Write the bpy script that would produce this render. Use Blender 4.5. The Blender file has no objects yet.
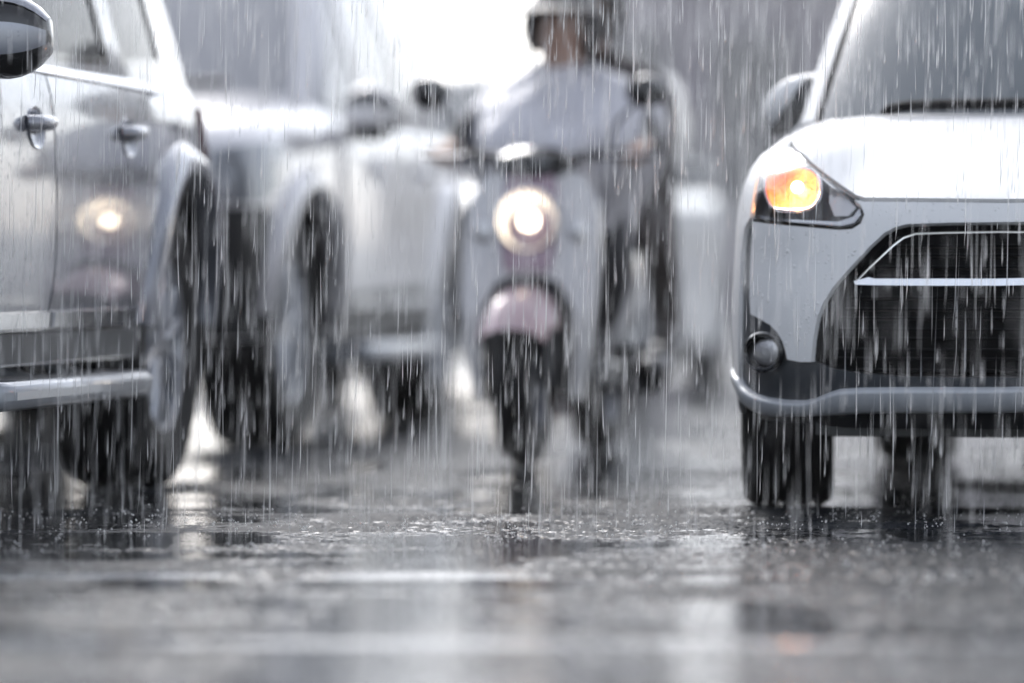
import bpy, bmesh, math, random
import numpy as np
from mathutils import Vector, Matrix, noise
from mathutils.geometry import delaunay_2d_cdt
R = math.radians
random.seed(7)
rng = np.random.default_rng(11)
scene = bpy.context.scene
COL = scene.collection

# ------------------------------------------------------------------ camera
CAM_Z, FPX, HOR = 0.60, 5000.0, 265.0
PITCH = math.atan((341.5 - HOR) / FPX)
cam_d = bpy.data.cameras.new('camera')
cam = bpy.data.objects.new('camera', cam_d)
COL.objects.link(cam)
cam_d.sensor_width = 36.0
cam_d.lens = FPX * 36.0 / 1024.0
cam.location = (0, 0, CAM_Z)
cam.rotation_euler = (math.pi / 2 - PITCH, 0, 0)
cam_d.clip_start, cam_d.clip_end = 0.1, 5000
cam_d.dof.use_dof = True
cam_d.dof.focus_distance = 11.25
cam_d.dof.aperture_fstop = (cam_d.lens / 1000) / 0.13
scene.camera = cam
_cp, _sp = math.cos(PITCH), math.sin(PITCH)


def proj(p):
    y, z = p[1], p[2] - CAM_Z
    d = y * _cp - z * _sp
    h = y * _sp + z * _cp
    return 512 + FPX * p[0] / d, 341.5 - FPX * h / d


# ------------------------------------------------------------------ materials
def new_mat(name):
    m = bpy.data.materials.new(name)
    m.use_nodes = True
    nt = m.node_tree
    return m, nt, nt.nodes['Principled BSDF']


def simple(name, col, rough=0.5, metal=0.0, coat=0.0, spec=0.5, var=0.0, vscale=6.0, bump=0.0, bscale=60.0, coat_rough=0.03, bdist=0.004):
    m, nt, b = new_mat(name)
    b.inputs['Base Color'].default_value = (*col, 1)
    b.inputs['Roughness'].default_value = rough
    b.inputs['Metallic'].default_value = metal
    b.inputs['Coat Weight'].default_value = coat
    b.inputs['Coat Roughness'].default_value = coat_rough
    b.inputs['Specular IOR Level'].default_value = spec
    tc = nt.nodes.new('ShaderNodeTexCoord')
    if var > 0:
        n = nt.nodes.new('ShaderNodeTexNoise')
        n.inputs['Scale'].default_value = vscale
        n.inputs['Detail'].default_value = 5
        nt.links.new(tc.outputs['Object'], n.inputs['Vector'])
        r = nt.nodes.new('ShaderNodeValToRGB')
        r.color_ramp.elements[0].position = 0.3
        r.color_ramp.elements[1].position = 0.7
        r.color_ramp.elements[0].color = (*[c * (1 - var) for c in col], 1)
        r.color_ramp.elements[1].color = (*[min(1, c * (1 + var)) for c in col], 1)
        nt.links.new(n.outputs['Fac'], r.inputs['Fac'])
        nt.links.new(r.outputs['Color'], b.inputs['Base Color'])
    if bump > 0:
        n = nt.nodes.new('ShaderNodeTexNoise')
        n.inputs['Scale'].default_value = bscale
        n.inputs['Detail'].default_value = 4
        nt.links.new(tc.outputs['Object'], n.inputs['Vector'])
        bp = nt.nodes.new('ShaderNodeBump')
        bp.inputs['Strength'].default_value = bump
        bp.inputs['Distance'].default_value = bdist
        nt.links.new(n.outputs['Fac'], bp.inputs['Height'])
        nt.links.new(bp.outputs['Normal'], b.inputs['Normal'])
    return m


def beaded(m, scale=95.0, strength=0.5, density=0.42, on_coat=True):
    """rain beads standing on a surface: voronoi cells, each with a little dome, as bump"""
    nt = m.node_tree
    b = nt.nodes['Principled BSDF']
    tc = nt.nodes.new('ShaderNodeTexCoord')
    hs = []
    for sc, rad in ((scale, 0.34), (scale * 2.1, 0.36)):
        v = nt.nodes.new('ShaderNodeTexVoronoi')
        v.inputs['Scale'].default_value = sc
        nt.links.new(tc.outputs['Object'], v.inputs['Vector'])
        sep = nt.nodes.new('ShaderNodeSeparateColor')
        nt.links.new(v.outputs['Color'], sep.inputs['Color'])
        r_ = nt.nodes.new('ShaderNodeMath'); r_.operation = 'MULTIPLY'       # bead radius differs per cell
        nt.links.new(sep.outputs['Green'], r_.inputs[0]); r_.inputs[1].default_value = rad
        q = nt.nodes.new('ShaderNodeMath'); q.operation = 'DIVIDE'
        nt.links.new(v.outputs['Distance'], q.inputs[0]); nt.links.new(r_.outputs[0], q.inputs[1])
        sq = nt.nodes.new('ShaderNodeMath'); sq.operation = 'POWER'; sq.inputs[1].default_value = 2
        nt.links.new(q.outputs[0], sq.inputs[0])
        inv = nt.nodes.new('ShaderNodeMath'); inv.operation = 'SUBTRACT'; inv.inputs[0].default_value = 1; inv.use_clamp = True
        nt.links.new(sq.outputs[0], inv.inputs[1])
        gate = nt.nodes.new('ShaderNodeMath'); gate.operation = 'LESS_THAN'; gate.inputs[1].default_value = density
        nt.links.new(sep.outputs['Red'], gate.inputs[0])
        mu = nt.nodes.new('ShaderNodeMath'); mu.operation = 'MULTIPLY'
        nt.links.new(inv.outputs[0], mu.inputs[0]); nt.links.new(gate.outputs[0], mu.inputs[1])
        hs.append(mu)
    ad = nt.nodes.new('ShaderNodeMath'); ad.operation = 'ADD'
    nt.links.new(hs[0].outputs[0], ad.inputs[0]); nt.links.new(hs[1].outputs[0], ad.inputs[1])
    bp = nt.nodes.new('ShaderNodeBump')
    bp.inputs['Strength'].default_value = strength
    bp.inputs['Distance'].default_value = 0.002
    nt.links.new(ad.outputs[0], bp.inputs['Height'])
    nt.links.new(bp.outputs['Normal'], b.inputs['Normal'])
    nt.links.new(bp.outputs['Normal'], b.inputs['Coat Normal'])
    return m


def emit(name, col, strength):
    m, nt, b = new_mat(name)
    b.inputs['Base Color'].default_value = (*col, 1)
    b.inputs['Emission Color'].default_value = (*col, 1)
    b.inputs['Emission Strength'].default_value = strength
    return m


def clear_glass(name, tint=(0.95, 0.95, 0.95)):
    m = bpy.data.materials.new(name)
    m.use_nodes = True
    nt = m.node_tree
    for n in list(nt.nodes):
        nt.nodes.remove(n)
    out = nt.nodes.new('ShaderNodeOutputMaterial')
    tr = nt.nodes.new('ShaderNodeBsdfTransparent'); tr.inputs[0].default_value = (*tint, 1)
    gl = nt.nodes.new('ShaderNodeBsdfGlossy'); gl.inputs['Roughness'].default_value = 0.04
    lw = nt.nodes.new('ShaderNodeLayerWeight'); lw.inputs['Blend'].default_value = 0.5
    pw = nt.nodes.new('ShaderNodeMath'); pw.operation = 'POWER'; pw.inputs[1].default_value = 4.0
    nt.links.new(lw.outputs['Facing'], pw.inputs[0])
    ma = nt.nodes.new('ShaderNodeMath'); ma.operation = 'MULTIPLY_ADD'; ma.inputs[1].default_value = 0.8; ma.inputs[2].default_value = 0.05
    nt.links.new(pw.outputs[0], ma.inputs[0])
    mx = nt.nodes.new('ShaderNodeMixShader')
    nt.links.new(ma.outputs[0], mx.inputs[0]); nt.links.new(tr.outputs[0], mx.inputs[1]); nt.links.new(gl.outputs[0], mx.inputs[2])
    nt.links.new(mx.outputs[0], out.inputs[0])
    return m


M = {}
M['white_paint'] = beaded(simple('white_paint', (0.80, 0.80, 0.80), 0.45, 0.0, 0.12, 0.22), 60, 0.9, 0.5)
M['white_far'] = simple('white_car_paint', (0.84, 0.84, 0.84), 0.3, 0.0, 1.0)
M['silver_paint'] = beaded(simple('silver_paint', (0.25, 0.26, 0.295), 0.2, 0.55, 1.0), 60, 0.25, 0.35)
M['pearl_paint'] = simple('pearl_paint', (0.74, 0.72, 0.73), 0.3, 0.25, 1.0)
M['black_plastic'] = simple('black_plastic', (0.012, 0.013, 0.015), 0.32, bump=0.15, bscale=400)
M['grey_plastic'] = simple('grey_plastic', (0.045, 0.05, 0.058), 0.34, bump=0.1, bscale=300)
M['gloss_black'] = simple('gloss_black', (0.008, 0.008, 0.009), 0.12, coat=0.6)
M['grille_black'] = simple('grille_black', (0.005, 0.005, 0.006), 0.7, spec=0.12)
M['silver_plastic'] = simple('silver_plastic', (0.34, 0.36, 0.39), 0.3, 0.35, 0.6)
M['satin_trim'] = simple('satin_trim', (0.46, 0.48, 0.51), 0.42, 0.1, 0.15, bump=0.1, bscale=200)
M['chrome'] = simple('chrome', (0.82, 0.83, 0.85), 0.12, 1.0)
M['alloy'] = simple('alloy', (0.36, 0.37, 0.40), 0.3, 0.85, var=0.15)
M['rubber'] = simple('wet_rubber', (0.011, 0.011, 0.012), 0.55, spec=0.3, var=0.3, vscale=20, bump=0.3, bscale=120)
M['glass'] = beaded(simple('tinted_wet_glass', (0.025, 0.030, 0.036), 0.06, 0.0, 0.0, 0.25), 60, 0.12, 0.3)
M['windscreen'] = beaded(simple('windscreen_glass', (0.10, 0.115, 0.125), 0.12, 0.0, 0.3, 0.7), 75, 0.18, 0.35)
M['sky_pale_glass'] = simple('sky_pale_glass', (0.42, 0.41, 0.42), 0.16, 0.0, 0.4, 0.6)  # clear panes; the bright sky reflection is put into the base colour
M['lens'] = clear_glass('lamp_lens')
M['reflector'] = simple('lamp_reflector', (0.80, 0.80, 0.81), 0.3, 0.8, bump=0.5, bscale=90)
M['amber'] = emit('amber_bulb', (1.0, 0.70, 0.38), 9.0)
M['headlamp_on'] = emit('scooter_headlamp', (1.0, 0.86, 0.64), 4.0)
M['amber_lens'] = simple('orange_reflector', (0.85, 0.27, 0.07), 0.25, 0.3)
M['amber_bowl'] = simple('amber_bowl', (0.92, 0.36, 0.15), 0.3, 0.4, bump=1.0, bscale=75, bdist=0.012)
M['tail_red'] = simple('tail_red', (0.10, 0.02, 0.022), 0.15, coat=0.5)
M['wine_panel'] = simple('mauve_panel', (0.40, 0.28, 0.34), 0.25, 0.1, 0.8)
M['pink_panel'] = simple('pink_fender', (0.62, 0.46, 0.48), 0.25, 0.1, 0.8)
M['scooter_white'] = simple('scooter_white', (0.74, 0.73, 0.74), 0.25, 0.0, 0.8)
M['engine'] = simple('dark_metal', (0.04, 0.04, 0.045), 0.4, 0.6, var=0.3, vscale=15)
M['steel'] = simple('steel', (0.45, 0.45, 0.47), 0.25, 1.0)
M['raincoat'] = simple('pale_raincoat', (0.62, 0.61, 0.65), 0.32, bump=0.9, bscale=9, bdist=0.03, coat=0.3, var=0.12)
M['trousers'] = simple('dark_trousers', (0.035, 0.034, 0.038), 0.7, var=0.3, vscale=12, bump=0.4, bscale=25)
M['dark_jacket'] = simple('dark_jacket', (0.055, 0.045, 0.043), 0.55, var=0.25, vscale=10, bump=0.5, bscale=18)
M['skin'] = simple('skin', (0.42, 0.27, 0.21), 0.5, var=0.08)
M['helmet_pale'] = simple('pale_helmet', (0.36, 0.31, 0.33), 0.2, coat=0.8)
M['helmet_dark'] = simple('dark_helmet', (0.022, 0.019, 0.021), 0.5)
M['hair'] = simple('dark_hair', (0.012, 0.01, 0.009), 0.5)
M['shoe'] = simple('shoe', (0.03, 0.03, 0.03), 0.5)
M['concrete'] = simple('wet_concrete', (0.38, 0.34, 0.375), 0.75, var=0.25, vscale=0.35)
M['concrete_pale'] = simple('pale_render', (0.60, 0.57, 0.59), 0.75, var=0.2, vscale=0.4)
M['far_window'] = simple('far_window_glass', (0.06, 0.065, 0.08), 0.1, spec=0.7)
M['metal_frame'] = simple('painted_metal', (0.3, 0.3, 0.31), 0.4)


def road_material():
    m, nt, b = new_mat('wet_asphalt')
    N, L = nt.nodes.new, nt.links.new
    tc = N('ShaderNodeTexCoord')

    def nz(scale, vec_scale, detail=4, rough=0.55, typ='ShaderNodeTexNoise'):
        mp = N('ShaderNodeMapping')
        mp.inputs['Scale'].default_value = vec_scale
        L(tc.outputs['Object'], mp.inputs['Vector'])
        n = N(typ)
        n.inputs['Scale'].default_value = scale
        if typ == 'ShaderNodeTexNoise':
            n.inputs['Detail'].default_value = detail
            n.inputs['Roughness'].default_value = rough
        L(mp.outputs[0], n.inputs['Vector'])
        return n
    grain = nz(95, (1, 1, 1), 3, 0.6)
    stones = nz(120, (1, 1, 1), typ='ShaderNodeTexVoronoi')
    patch = nz(0.55, (0.55, 1.0, 1), 5, 0.6)
    band = nz(1.0, (0.35, 2.6, 1), 4, 0.55)
    swell = nz(2.6, (0.45, 1.3, 1), 3, 0.5)

    def math_(op, a, b_=None, clamp=False):
        n = N('ShaderNodeMath'); n.operation = op; n.use_clamp = clamp
        for i, x in enumerate((a, b_)):
            if x is None:
                continue
            if isinstance(x, (int, float)):
                n.inputs[i].default_value = x
            else:
                L(x, n.inputs[i])
        return n.outputs[0]

    def ramp(x, p0, p1, c0=0.0, c1=1.0):
        n = N('ShaderNodeMapRange')
        n.interpolation_type = 'SMOOTHSTEP'
        n.inputs['From Min'].default_value = p0; n.inputs['From Max'].default_value = p1
        n.inputs['To Min'].default_value = c0; n.inputs['To Max'].default_value = c1
        L(x, n.inputs['Value'])
        return n.outputs[0]
    mixv = math_('ADD', math_('MULTIPLY', patch.outputs['Fac'], 0.5), math_('MULTIPLY', band.outputs['Fac'], 0.5))
    wa = N('ShaderNodeAttribute'); wa.attribute_name = 'water'
    film = wa.outputs['Fac']                           # 1 where a sheet of water covers the stones
    col = N('ShaderNodeMixRGB')
    col.inputs[1].default_value = (0.026, 0.029, 0.034, 1)
    col.inputs[2].default_value = (0.012, 0.014, 0.017, 1)
    L(film, col.inputs[0])
    L(col.outputs[0], b.inputs['Base Color'])
    L(ramp(film, 0, 1, 0.42, 0.05), b.inputs['Roughness'])
    b.inputs['IOR'].default_value = 1.36
    L(ramp(film, 0, 1, 0.04, 0.36), b.inputs['Specular IOR Level'])
    rough_h = math_('ADD', math_('MULTIPLY', grain.outputs['Fac'], 0.6), math_('MULTIPLY', stones.outputs['Distance'], 0.9))
    rough_h = math_('MULTIPLY', rough_h, ramp(film, 0, 1, 1.0, 0.16))
    b1 = N('ShaderNodeBump'); b1.inputs['Strength'].default_value = 0.5; b1.inputs['Distance'].default_value = 0.004
    L(rough_h, b1.inputs['Height'])
    b2 = N('ShaderNodeBump'); b2.inputs['Strength'].default_value = 0.34; b2.inputs['Distance'].default_value = 0.010
    L(math_('ADD', math_('MULTIPLY', swell.outputs['Fac'], 0.6), math_('MULTIPLY', band.outputs['Fac'], 0.6)), b2.inputs['Height'])
    L(b1.outputs['Normal'], b2.inputs['Normal'])
    L(b2.outputs['Normal'], b.inputs['Normal'])
    return m


M['road'] = road_material()


# ------------------------------------------------------------------ object helpers
def tag(o, label=None, cat=None, group=None, kind=None):
    if label: o['label'] = label
    if cat: o['category'] = cat
    if group: o['group'] = group
    if kind: o['kind'] = kind
    return o


def empty(name, parent=None, loc=(0, 0, 0), rz=0.0):
    o = bpy.data.objects.new(name, None)
    COL.objects.link(o)
    o.location = loc
    o.rotation_euler = (0, 0, rz)
    o.empty_display_size = 0.2
    if parent: o.parent = parent
    return o


class MB:
    def __init__(s):
        s.v, s.f = [], []

    def add(s, vs, fs):
        k = len(s.v)
        s.v += [tuple(p) for p in vs]
        s.f += [tuple(i + k for i in f) for f in fs]
        return s

    def box(s, c, d, rot=None):
        x, y, z = [q / 2 for q in d]
        vs = [Vector((i * x, j * y, k * z)) for i in (-1, 1) for j in (-1, 1) for k in (-1, 1)]
        if rot is not None:
            vs = [rot @ q for q in vs]
        vs = [q + Vector(c) for q in vs]
        return s.add(vs, [(0, 1, 3, 2), (4, 6, 7, 5), (0, 4, 5, 1), (2, 3, 7, 6), (0, 2, 6, 4), (1, 5, 7, 3)])

    def tube(s, pts, rad, n=12, cap=True):
        pts = [Vector(p) for p in pts]
        rads = rad if isinstance(rad, (list, tuple)) else [rad] * len(pts)
        rings, prev = [], None
        for i, p in enumerate(pts):
            t = (pts[min(i + 1, len(pts) - 1)] - pts[max(i - 1, 0)]).normalized()
            ref = prev if prev is not None else (Vector((0, 0, 1)) if abs(t.z) < 0.9 else Vector((1, 0, 0)))
            a = (ref - t * ref.dot(t)).normalized()
            prev = a
            b_ = t.cross(a)
            rings.append([p + (a * math.cos(2 * math.pi * k / n) + b_ * math.sin(2 * math.pi * k / n)) * rads[i] for k in range(n)])
        return s.rings(rings, True, cap)

    def rings(s, rings, closed=True, cap=True):
        n = len(rings[0])
        vs = [p for r in rings for p in r]
        fs = []
        m = n if closed else n - 1
        for i in range(len(rings) - 1):
            for k in range(m):
                a, b_ = i * n + k, i * n + (k + 1) % n
                fs.append((a, b_, b_ + n, a + n))
        if cap and closed:
            fs.append(tuple(range(n))[::-1])
            fs.append(tuple((len(rings) - 1) * n + k for k in range(n)))
        return s.add(vs, fs)

    def lathe(s, prof, axis='x', c=(0, 0, 0), n=64, closed_prof=False):
        """prof: (along axis, radius)"""
        rings = []
        for k in range(n):
            a = 2 * math.pi * k / n
            ca, sa = math.cos(a), math.sin(a)
            if axis == 'x': r = [(c[0] + h, c[1] + q * ca, c[2] + q * sa) for h, q in prof]
            elif axis == 'y': r = [(c[0] + q * ca, c[1] + h, c[2] + q * sa) for h, q in prof]
            else: r = [(c[0] + q * ca, c[1] + q * sa, c[2] + h) for h, q in prof]
            rings.append(r)
        m = len(prof)
        vs = [p for r in rings for p in r]
        fs = []
        for k in range(n):
            k2 = (k + 1) % n
            for i in range(m if closed_prof else m - 1):
                j = (i + 1) % m
                fs.append((k * m + i, k2 * m + i, k2 * m + j, k * m + j))
        return s.add(vs, fs)

    def prism(s, poly, z0, z1, axes=(0, 1, 2)):
        """poly in two axes, extruded along the third"""
        n = len(poly)
        vs = []
        for h in (z0, z1):
            for p in poly:
                q = [0, 0, 0]
                q[axes[0]], q[axes[1]], q[axes[2]] = p[0], p[1], h
                vs.append(q)
        fs = [tuple(range(n))[::-1], tuple(range(n, 2 * n))] + [(i, (i + 1) % n, n + (i + 1) % n, n + i) for i in range(n)]
        return s.add(vs, fs)

    def mirror(s):
        n = len(s.v)
        s.v += [(-x, y, z) for x, y, z in s.v]
        s.f += [tuple(i + n for i in f)[::-1] for f in s.f]
        return s

    def build(s, name, mat, parent=None, smooth=True, angle=38, bevel=0.0, weld=True, subsurf=0):
        me = bpy.data.meshes.new(name)
        me.from_pydata(s.v, [], s.f)
        bm = bmesh.new()
        bm.from_mesh(me)
        if weld: bmesh.ops.remove_doubles(bm, verts=bm.verts, dist=1e-5)
        bmesh.ops.recalc_face_normals(bm, faces=bm.faces)
        bm.to_mesh(me)
        bm.free()
        me.materials.append(mat)
        if smooth:
            me.shade_smooth()
            if angle: me.set_sharp_from_angle(angle=R(angle))
        o = bpy.data.objects.new(name, me)
        COL.objects.link(o)
        if parent: o.parent = parent
        if bevel:
            b = o.modifiers.new('bevel', 'BEVEL'); b.width = bevel; b.segments = 2; b.limit_method = 'ANGLE'; b.angle_limit = R(35)
        if subsurf:
            q = o.modifiers.new('sub', 'SUBSURF'); q.levels = q.render_levels = subsurf
        return o


def crom(pts, per=12, closed=False):
    """Catmull-Rom through points of any dimension"""
    P = [np.array(p, float) for p in pts]
    n = len(P)
    out = []
    for i in range(n if closed else n - 1):
        if closed:
            a, b_, c, d = P[(i - 1) % n], P[i], P[(i + 1) % n], P[(i + 2) % n]
        else:
            b_, c = P[i], P[i + 1]
            a = P[i - 1] if i else 2 * b_ - c
            d = P[i + 2] if i + 2 < n else 2 * c - b_
        for k in range(per):
            t = k / per
            out.append(0.5 * (2 * b_ + (c - a) * t + (2 * a - 5 * b_ + 4 * c - d) * t * t + (3 * b_ - a - 3 * c + d) * t ** 3))
    if not closed: out.append(P[-1])
    return [tuple(float(q) for q in p) for p in out]


def resample(poly, step, closed=True):
    out = []
    n = len(poly)
    for i in range(n if closed else n - 1):
        a, b_ = np.array(poly[i], float), np.array(poly[(i + 1) % n], float)
        k = max(1, int(math.ceil(np.linalg.norm(b_ - a) / step)))
        for j in range(k):
            out.append(tuple(a + (b_ - a) * j / k))
    if not closed: out.append(tuple(poly[-1]))
    return out


def inside(p, poly):
    x, y = p
    r = False
    j = len(poly) - 1
    for i in range(len(poly)):
        xi, yi = poly[i]; xj, yj = poly[j]
        if (yi > y) != (yj > y) and x < (xj - xi) * (y - yi) / (yj - yi) + xi:
            r = not r
        j = i
    return r


def lerp_tab(tab, x):
    if x <= tab[0][0]: return tab[0][1]
    for (x0, y0), (x1, y1) in zip(tab, tab[1:]):
        if x <= x1:
            t = (x - x0) / (x1 - x0)
            return y0 + (y1 - y0) * t
    return tab[-1][1]


def smoothtab(tab):
    """dense smooth version of a table (monotone enough for our shapes)"""
    pts = crom(tab, 10)
    return sorted(pts)


def sstep(x, a, b_):
    t = min(1, max(0, (x - a) / (b_ - a)))
    return t * t * (3 - 2 * t)


def patch(mb, surf, poly, holes=(), step=0.03, off=0.0, thick=0.0, mirror=False):
    """fills an outline drawn in a surface's own two parameters and lays it on the surface"""
    poly = [tuple(map(float, p)) for p in poly]
    rp = resample(poly, step)
    rh = [resample([tuple(map(float, q)) for q in h], step) for h in holes]
    pts, edges = list(rp), [(i, (i + 1) % len(rp)) for i in range(len(rp))]
    for h in rh:
        k = len(pts)
        pts += h
        edges += [(k + i, k + (i + 1) % len(h)) for i in range(len(h))]
    B = np.array(pts)
    x0, y0 = np.array(rp).min(0); x1, y1 = np.array(rp).max(0)
    nx, ny = int((x1 - x0) / step) + 1, int((y1 - y0) / step) + 1
    for i in range(nx + 1):
        for j in range(ny + 1):
            p = (x0 + (i + 0.5 * (j % 2)) * step, y0 + j * step)
            if not inside(p, rp) or any(inside(p, h) for h in rh): continue
            if np.min((B[:, 0] - p[0]) ** 2 + (B[:, 1] - p[1]) ** 2) < (step * 0.55) ** 2: continue
            pts.append(p)
    vo, eo, fo, _, _, _ = delaunay_2d_cdt([Vector(p) for p in pts], edges, [], 0, 1e-7)
    tris = []
    for f in fo:
        c = sum((vo[i] for i in f), Vector((0, 0))) / len(f)
        if inside(c, rp) and not any(inside(c, h) for h in rh):
            tris.append(tuple(f))
    top = [surf(p[0], p[1], off) for p in vo]
    m2 = MB()
    if thick:
        bot = [surf(p[0], p[1], off - thick) for p in vo]
        n = len(top)
        cnt = {}
        for f in tris:
            for a, b_ in zip(f, f[1:] + f[:1]):
                cnt[(a, b_)] = cnt.get((a, b_), 0) + 1
        fs = list(tris) + [tuple(i + n for i in f)[::-1] for f in tris]
        for (a, b_) in cnt:
            if (b_, a) not in cnt:
                fs.append((b_, a, a + n, b_ + n))
        m2.add(top + bot, fs)
    else:
        m2.add(top, tris)
    if mirror: m2.mirror()
    mb.add(m2.v, m2.f)
    return mb


# ------------------------------------------------------------------ car surfaces
class Shell:
    """Lower body of a car: a plan outline (half, u>=0, from the nose round to the tail) swept up in z. u lateral, v rearward from the front axle."""

    def __init__(s, plan, g, back, s0, s1, rear=None, r0=0, r1=1, lift=0.0):
        s.lift = lift
        d = crom(plan, 14)
        s.p = np.array(d)
        s.a = np.concatenate([[0], np.cumsum(np.linalg.norm(np.diff(s.p, axis=0), axis=1))])
        s.L = float(s.a[-1])
        s.g, s.back = smoothtab(g), smoothtab(back)
        s.s0, s.s1 = s0, s1
        s.rear = smoothtab(rear) if rear else None
        s.r0, s.r1 = r0, r1

    def plan(s, a):
        return float(np.interp(a, s.a, s.p[:, 0])), float(np.interp(a, s.a, s.p[:, 1]))

    def a_of_v(s, v):
        side = s.p[:, 1]
        k = int(np.argmin(np.abs(side - v)))
        # choose the part of the outline on the flank
        return float(np.interp(v, side, s.a)) if np.all(np.diff(side) >= -1e-6) else float(s.a[k])

    def raw(s, a, z):
        sg = 1 if a >= 0 else -1
        pu, pv = s.plan(abs(a))
        w = 1 - sstep(pv, s.s0, s.s1)
        zz = z
        if s.lift:
            zz = z - s.lift * sstep(pu, 0.44, 0.66) * sstep(z, 0.60, 0.70) * (1 - sstep(z, 0.86, 0.97))
        v = pv + w * lerp_tab(s.back, zz)
        if s.rear:
            v -= sstep(pv, s.r0, s.r1) * lerp_tab(s.rear, z)
        return Vector((sg * pu * lerp_tab(s.g, z), v, z))

    def normal(s, a, z):
        e = 0.006
        d1 = s.raw(a + e, z) - s.raw(a - e, z)
        d2 = s.raw(a, z + e) - s.raw(a, z - e)
        n = d2.cross(d1)
        return n.normalized() if n.length > 1e-9 else Vector((0, 0, 1))

    def __call__(s, a, z, off=0.0):
        p = s.raw(a, z)
        if off:
            n = s.normal(a, z)
            c = Vector((0, 1.2, 0.4))
            if n.dot(p - c) < 0: n = -n
            p = p + n * off
        return p


class Cabin:
    """Greenhouse between a belt ring and a roof ring; k runs over the ring's points, t from belt to roof."""

    def __init__(s, belt, roof, bulge=0.02):
        n = len(belt)
        s.n = n
        s.b = crom(belt, 12)
        s.r = crom(roof, 12)
        s.bulge = bulge

    def ring(s, tab, k):
        x = min(max(abs(k), 0), s.n - 1) * 12
        i = min(int(x), len(tab) - 2)
        f = x - i
        return Vector(tab[i]) * (1 - f) + Vector(tab[i + 1]) * f

    def raw(s, k, t):
        sg = 1 if k >= 0 else -1
        p = s.ring(s.b, k) * (1 - t) + s.ring(s.r, k) * t
        c = Vector((0, 1.7, p.z))
        d = (p - c); d.z = 0
        p = p + d.normalized() * s.bulge * 4 * t * (1 - t)
        p.x *= sg
        return p

    def __call__(s, k, t, off=0.0):
        p = s.raw(k, t)
        if off:
            e = 0.01
            d1 = s.raw(k + e, t) - s.raw(k - e, t)
            d2 = s.raw(k, t + e) - s.raw(k, t - e)
            n = d2.cross(d1)
            if n.length < 1e-9: return p
            n.normalize()
            if n.dot(p - Vector((0, 1.7, 1.0))) < 0: n = -n
            p = p + n * off
        return p

    def k_of_v(s, v, t, lo, hi):
        for _ in range(40):
            m = (lo + hi) / 2
            if s.raw(m, t).y < v: lo = m
            else: hi = m
        return (lo + hi) / 2

    def cap(s, mb, crown=0.05, m=8):
        ring = [s.raw(k / 6, 1.0) for k in range(0, (s.n - 1) * 6 + 1)]
        ring = ring + [Vector((-p.x, p.y, p.z)) for p in ring[-2:0:-1]]
        c = Vector((0, sum(p.y for p in ring) / len(ring), 0))
        rs = []
        for i in range(m + 1):
            f = 1 - i / m * 0.98
            rs.append([Vector((p.x * f, c.y + (p.y - c.y) * f, p.z + crown * (1 - f * f))) for p in ring])
        mb.rings(rs, True, False)
        mb.add(rs[-1], [tuple(range(len(ring)))])
        return mb


def circle(cx, cy, r, n=40, a0=0, a1=2 * math.pi):
    return [(cx + r * math.cos(a0 + (a1 - a0) * i / n), cy + r * math.sin(a0 + (a1 - a0) * i / n)) for i in range(n)]


# ------------------------------------------------------------------ wheels
def make_wheel(car, u, v, r, w, rim_r, side, spokes=6, steer=0.0):
    root = empty('wheel', car, (u, v, r), steer)
    h = w / 2
    prof = [(-h * 0.80, rim_r * 0.98), (-h * 0.98, rim_r + (r - rim_r) * 0.35), (-h, rim_r + (r - rim_r) * 0.60), (-h * 0.985, rim_r + (r - rim_r) * 0.74), (-h * 0.945, r * 0.94), (-h * 0.88, r * 0.968), (-h * 0.80, r * 0.985)]
    n_g = 4
    x = -h * 0.80
    seg = 2 * h * 0.80 / (n_g * 2 + 1)
    for i in range(n_g * 2 + 1):
        x1 = x + seg
        if i % 2 == 1:
            prof += [(x + seg * 0.25, r * 0.998), (x + seg * 0.28, r * 0.972), (x1 - seg * 0.28, r * 0.972), (x1 - seg * 0.25, r * 0.998)]
        else:
            prof += [(x + seg * 0.5, r)]
        x = x1
    prof += [(h * 0.80, r * 0.985), (h * 0.88, r * 0.968), (h * 0.945, r * 0.94), (h * 0.985, rim_r + (r - rim_r) * 0.74), (h, rim_r + (r - rim_r) * 0.60), (h * 0.98, rim_r + (r - rim_r) * 0.35), (h * 0.80, rim_r * 0.98)]
    MB().lathe(prof, 'x', n=72).build('tyre', M['rubber'], root, angle=30)
    m = MB()
    o = side * h
    m.lathe([(o * 0.84, rim_r), (o * 0.80, rim_r * 0.93), (o * 0.2, rim_r * 0.86), (-o * 0.8, rim_r * 0.9), (-o * 0.84, rim_r)], 'x', n=48)
    m.lathe([(o * 0.78, 0.0), (o * 0.78, rim_r * 0.2), (o * 0.6, rim_r * 0.24), (o * 0.3, rim_r * 0.3)], 'x', n=24)
    for i in range(spokes):
        a = 2 * math.pi * i / spokes
        rot = Matrix.Rotation(a, 3, 'X')
        for d in (-0.11, 0.11):
            p0 = rot @ Vector((o * 0.62, d * rim_r * 0.6, rim_r * 0.18))
            p1 = rot @ Vector((o * 0.66, d * rim_r * 2.0, rim_r * 0.93))
            m.tube([p0, (p0 + p1) / 2 + Vector((o * 0.06, 0, 0)), p1], [rim_r * 0.09, rim_r * 0.075, rim_r * 0.08], 8)
    m.build('rim', M['alloy'], root, angle=40)
    MB().lathe([(-o * 0.1, 0), (-o * 0.1, rim_r * 0.72), (-o * 0.25, rim_r * 0.72), (-o * 0.25, 0)], 'x', n=40).build('brake_disc', M['engine'], root)
    return root


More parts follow.
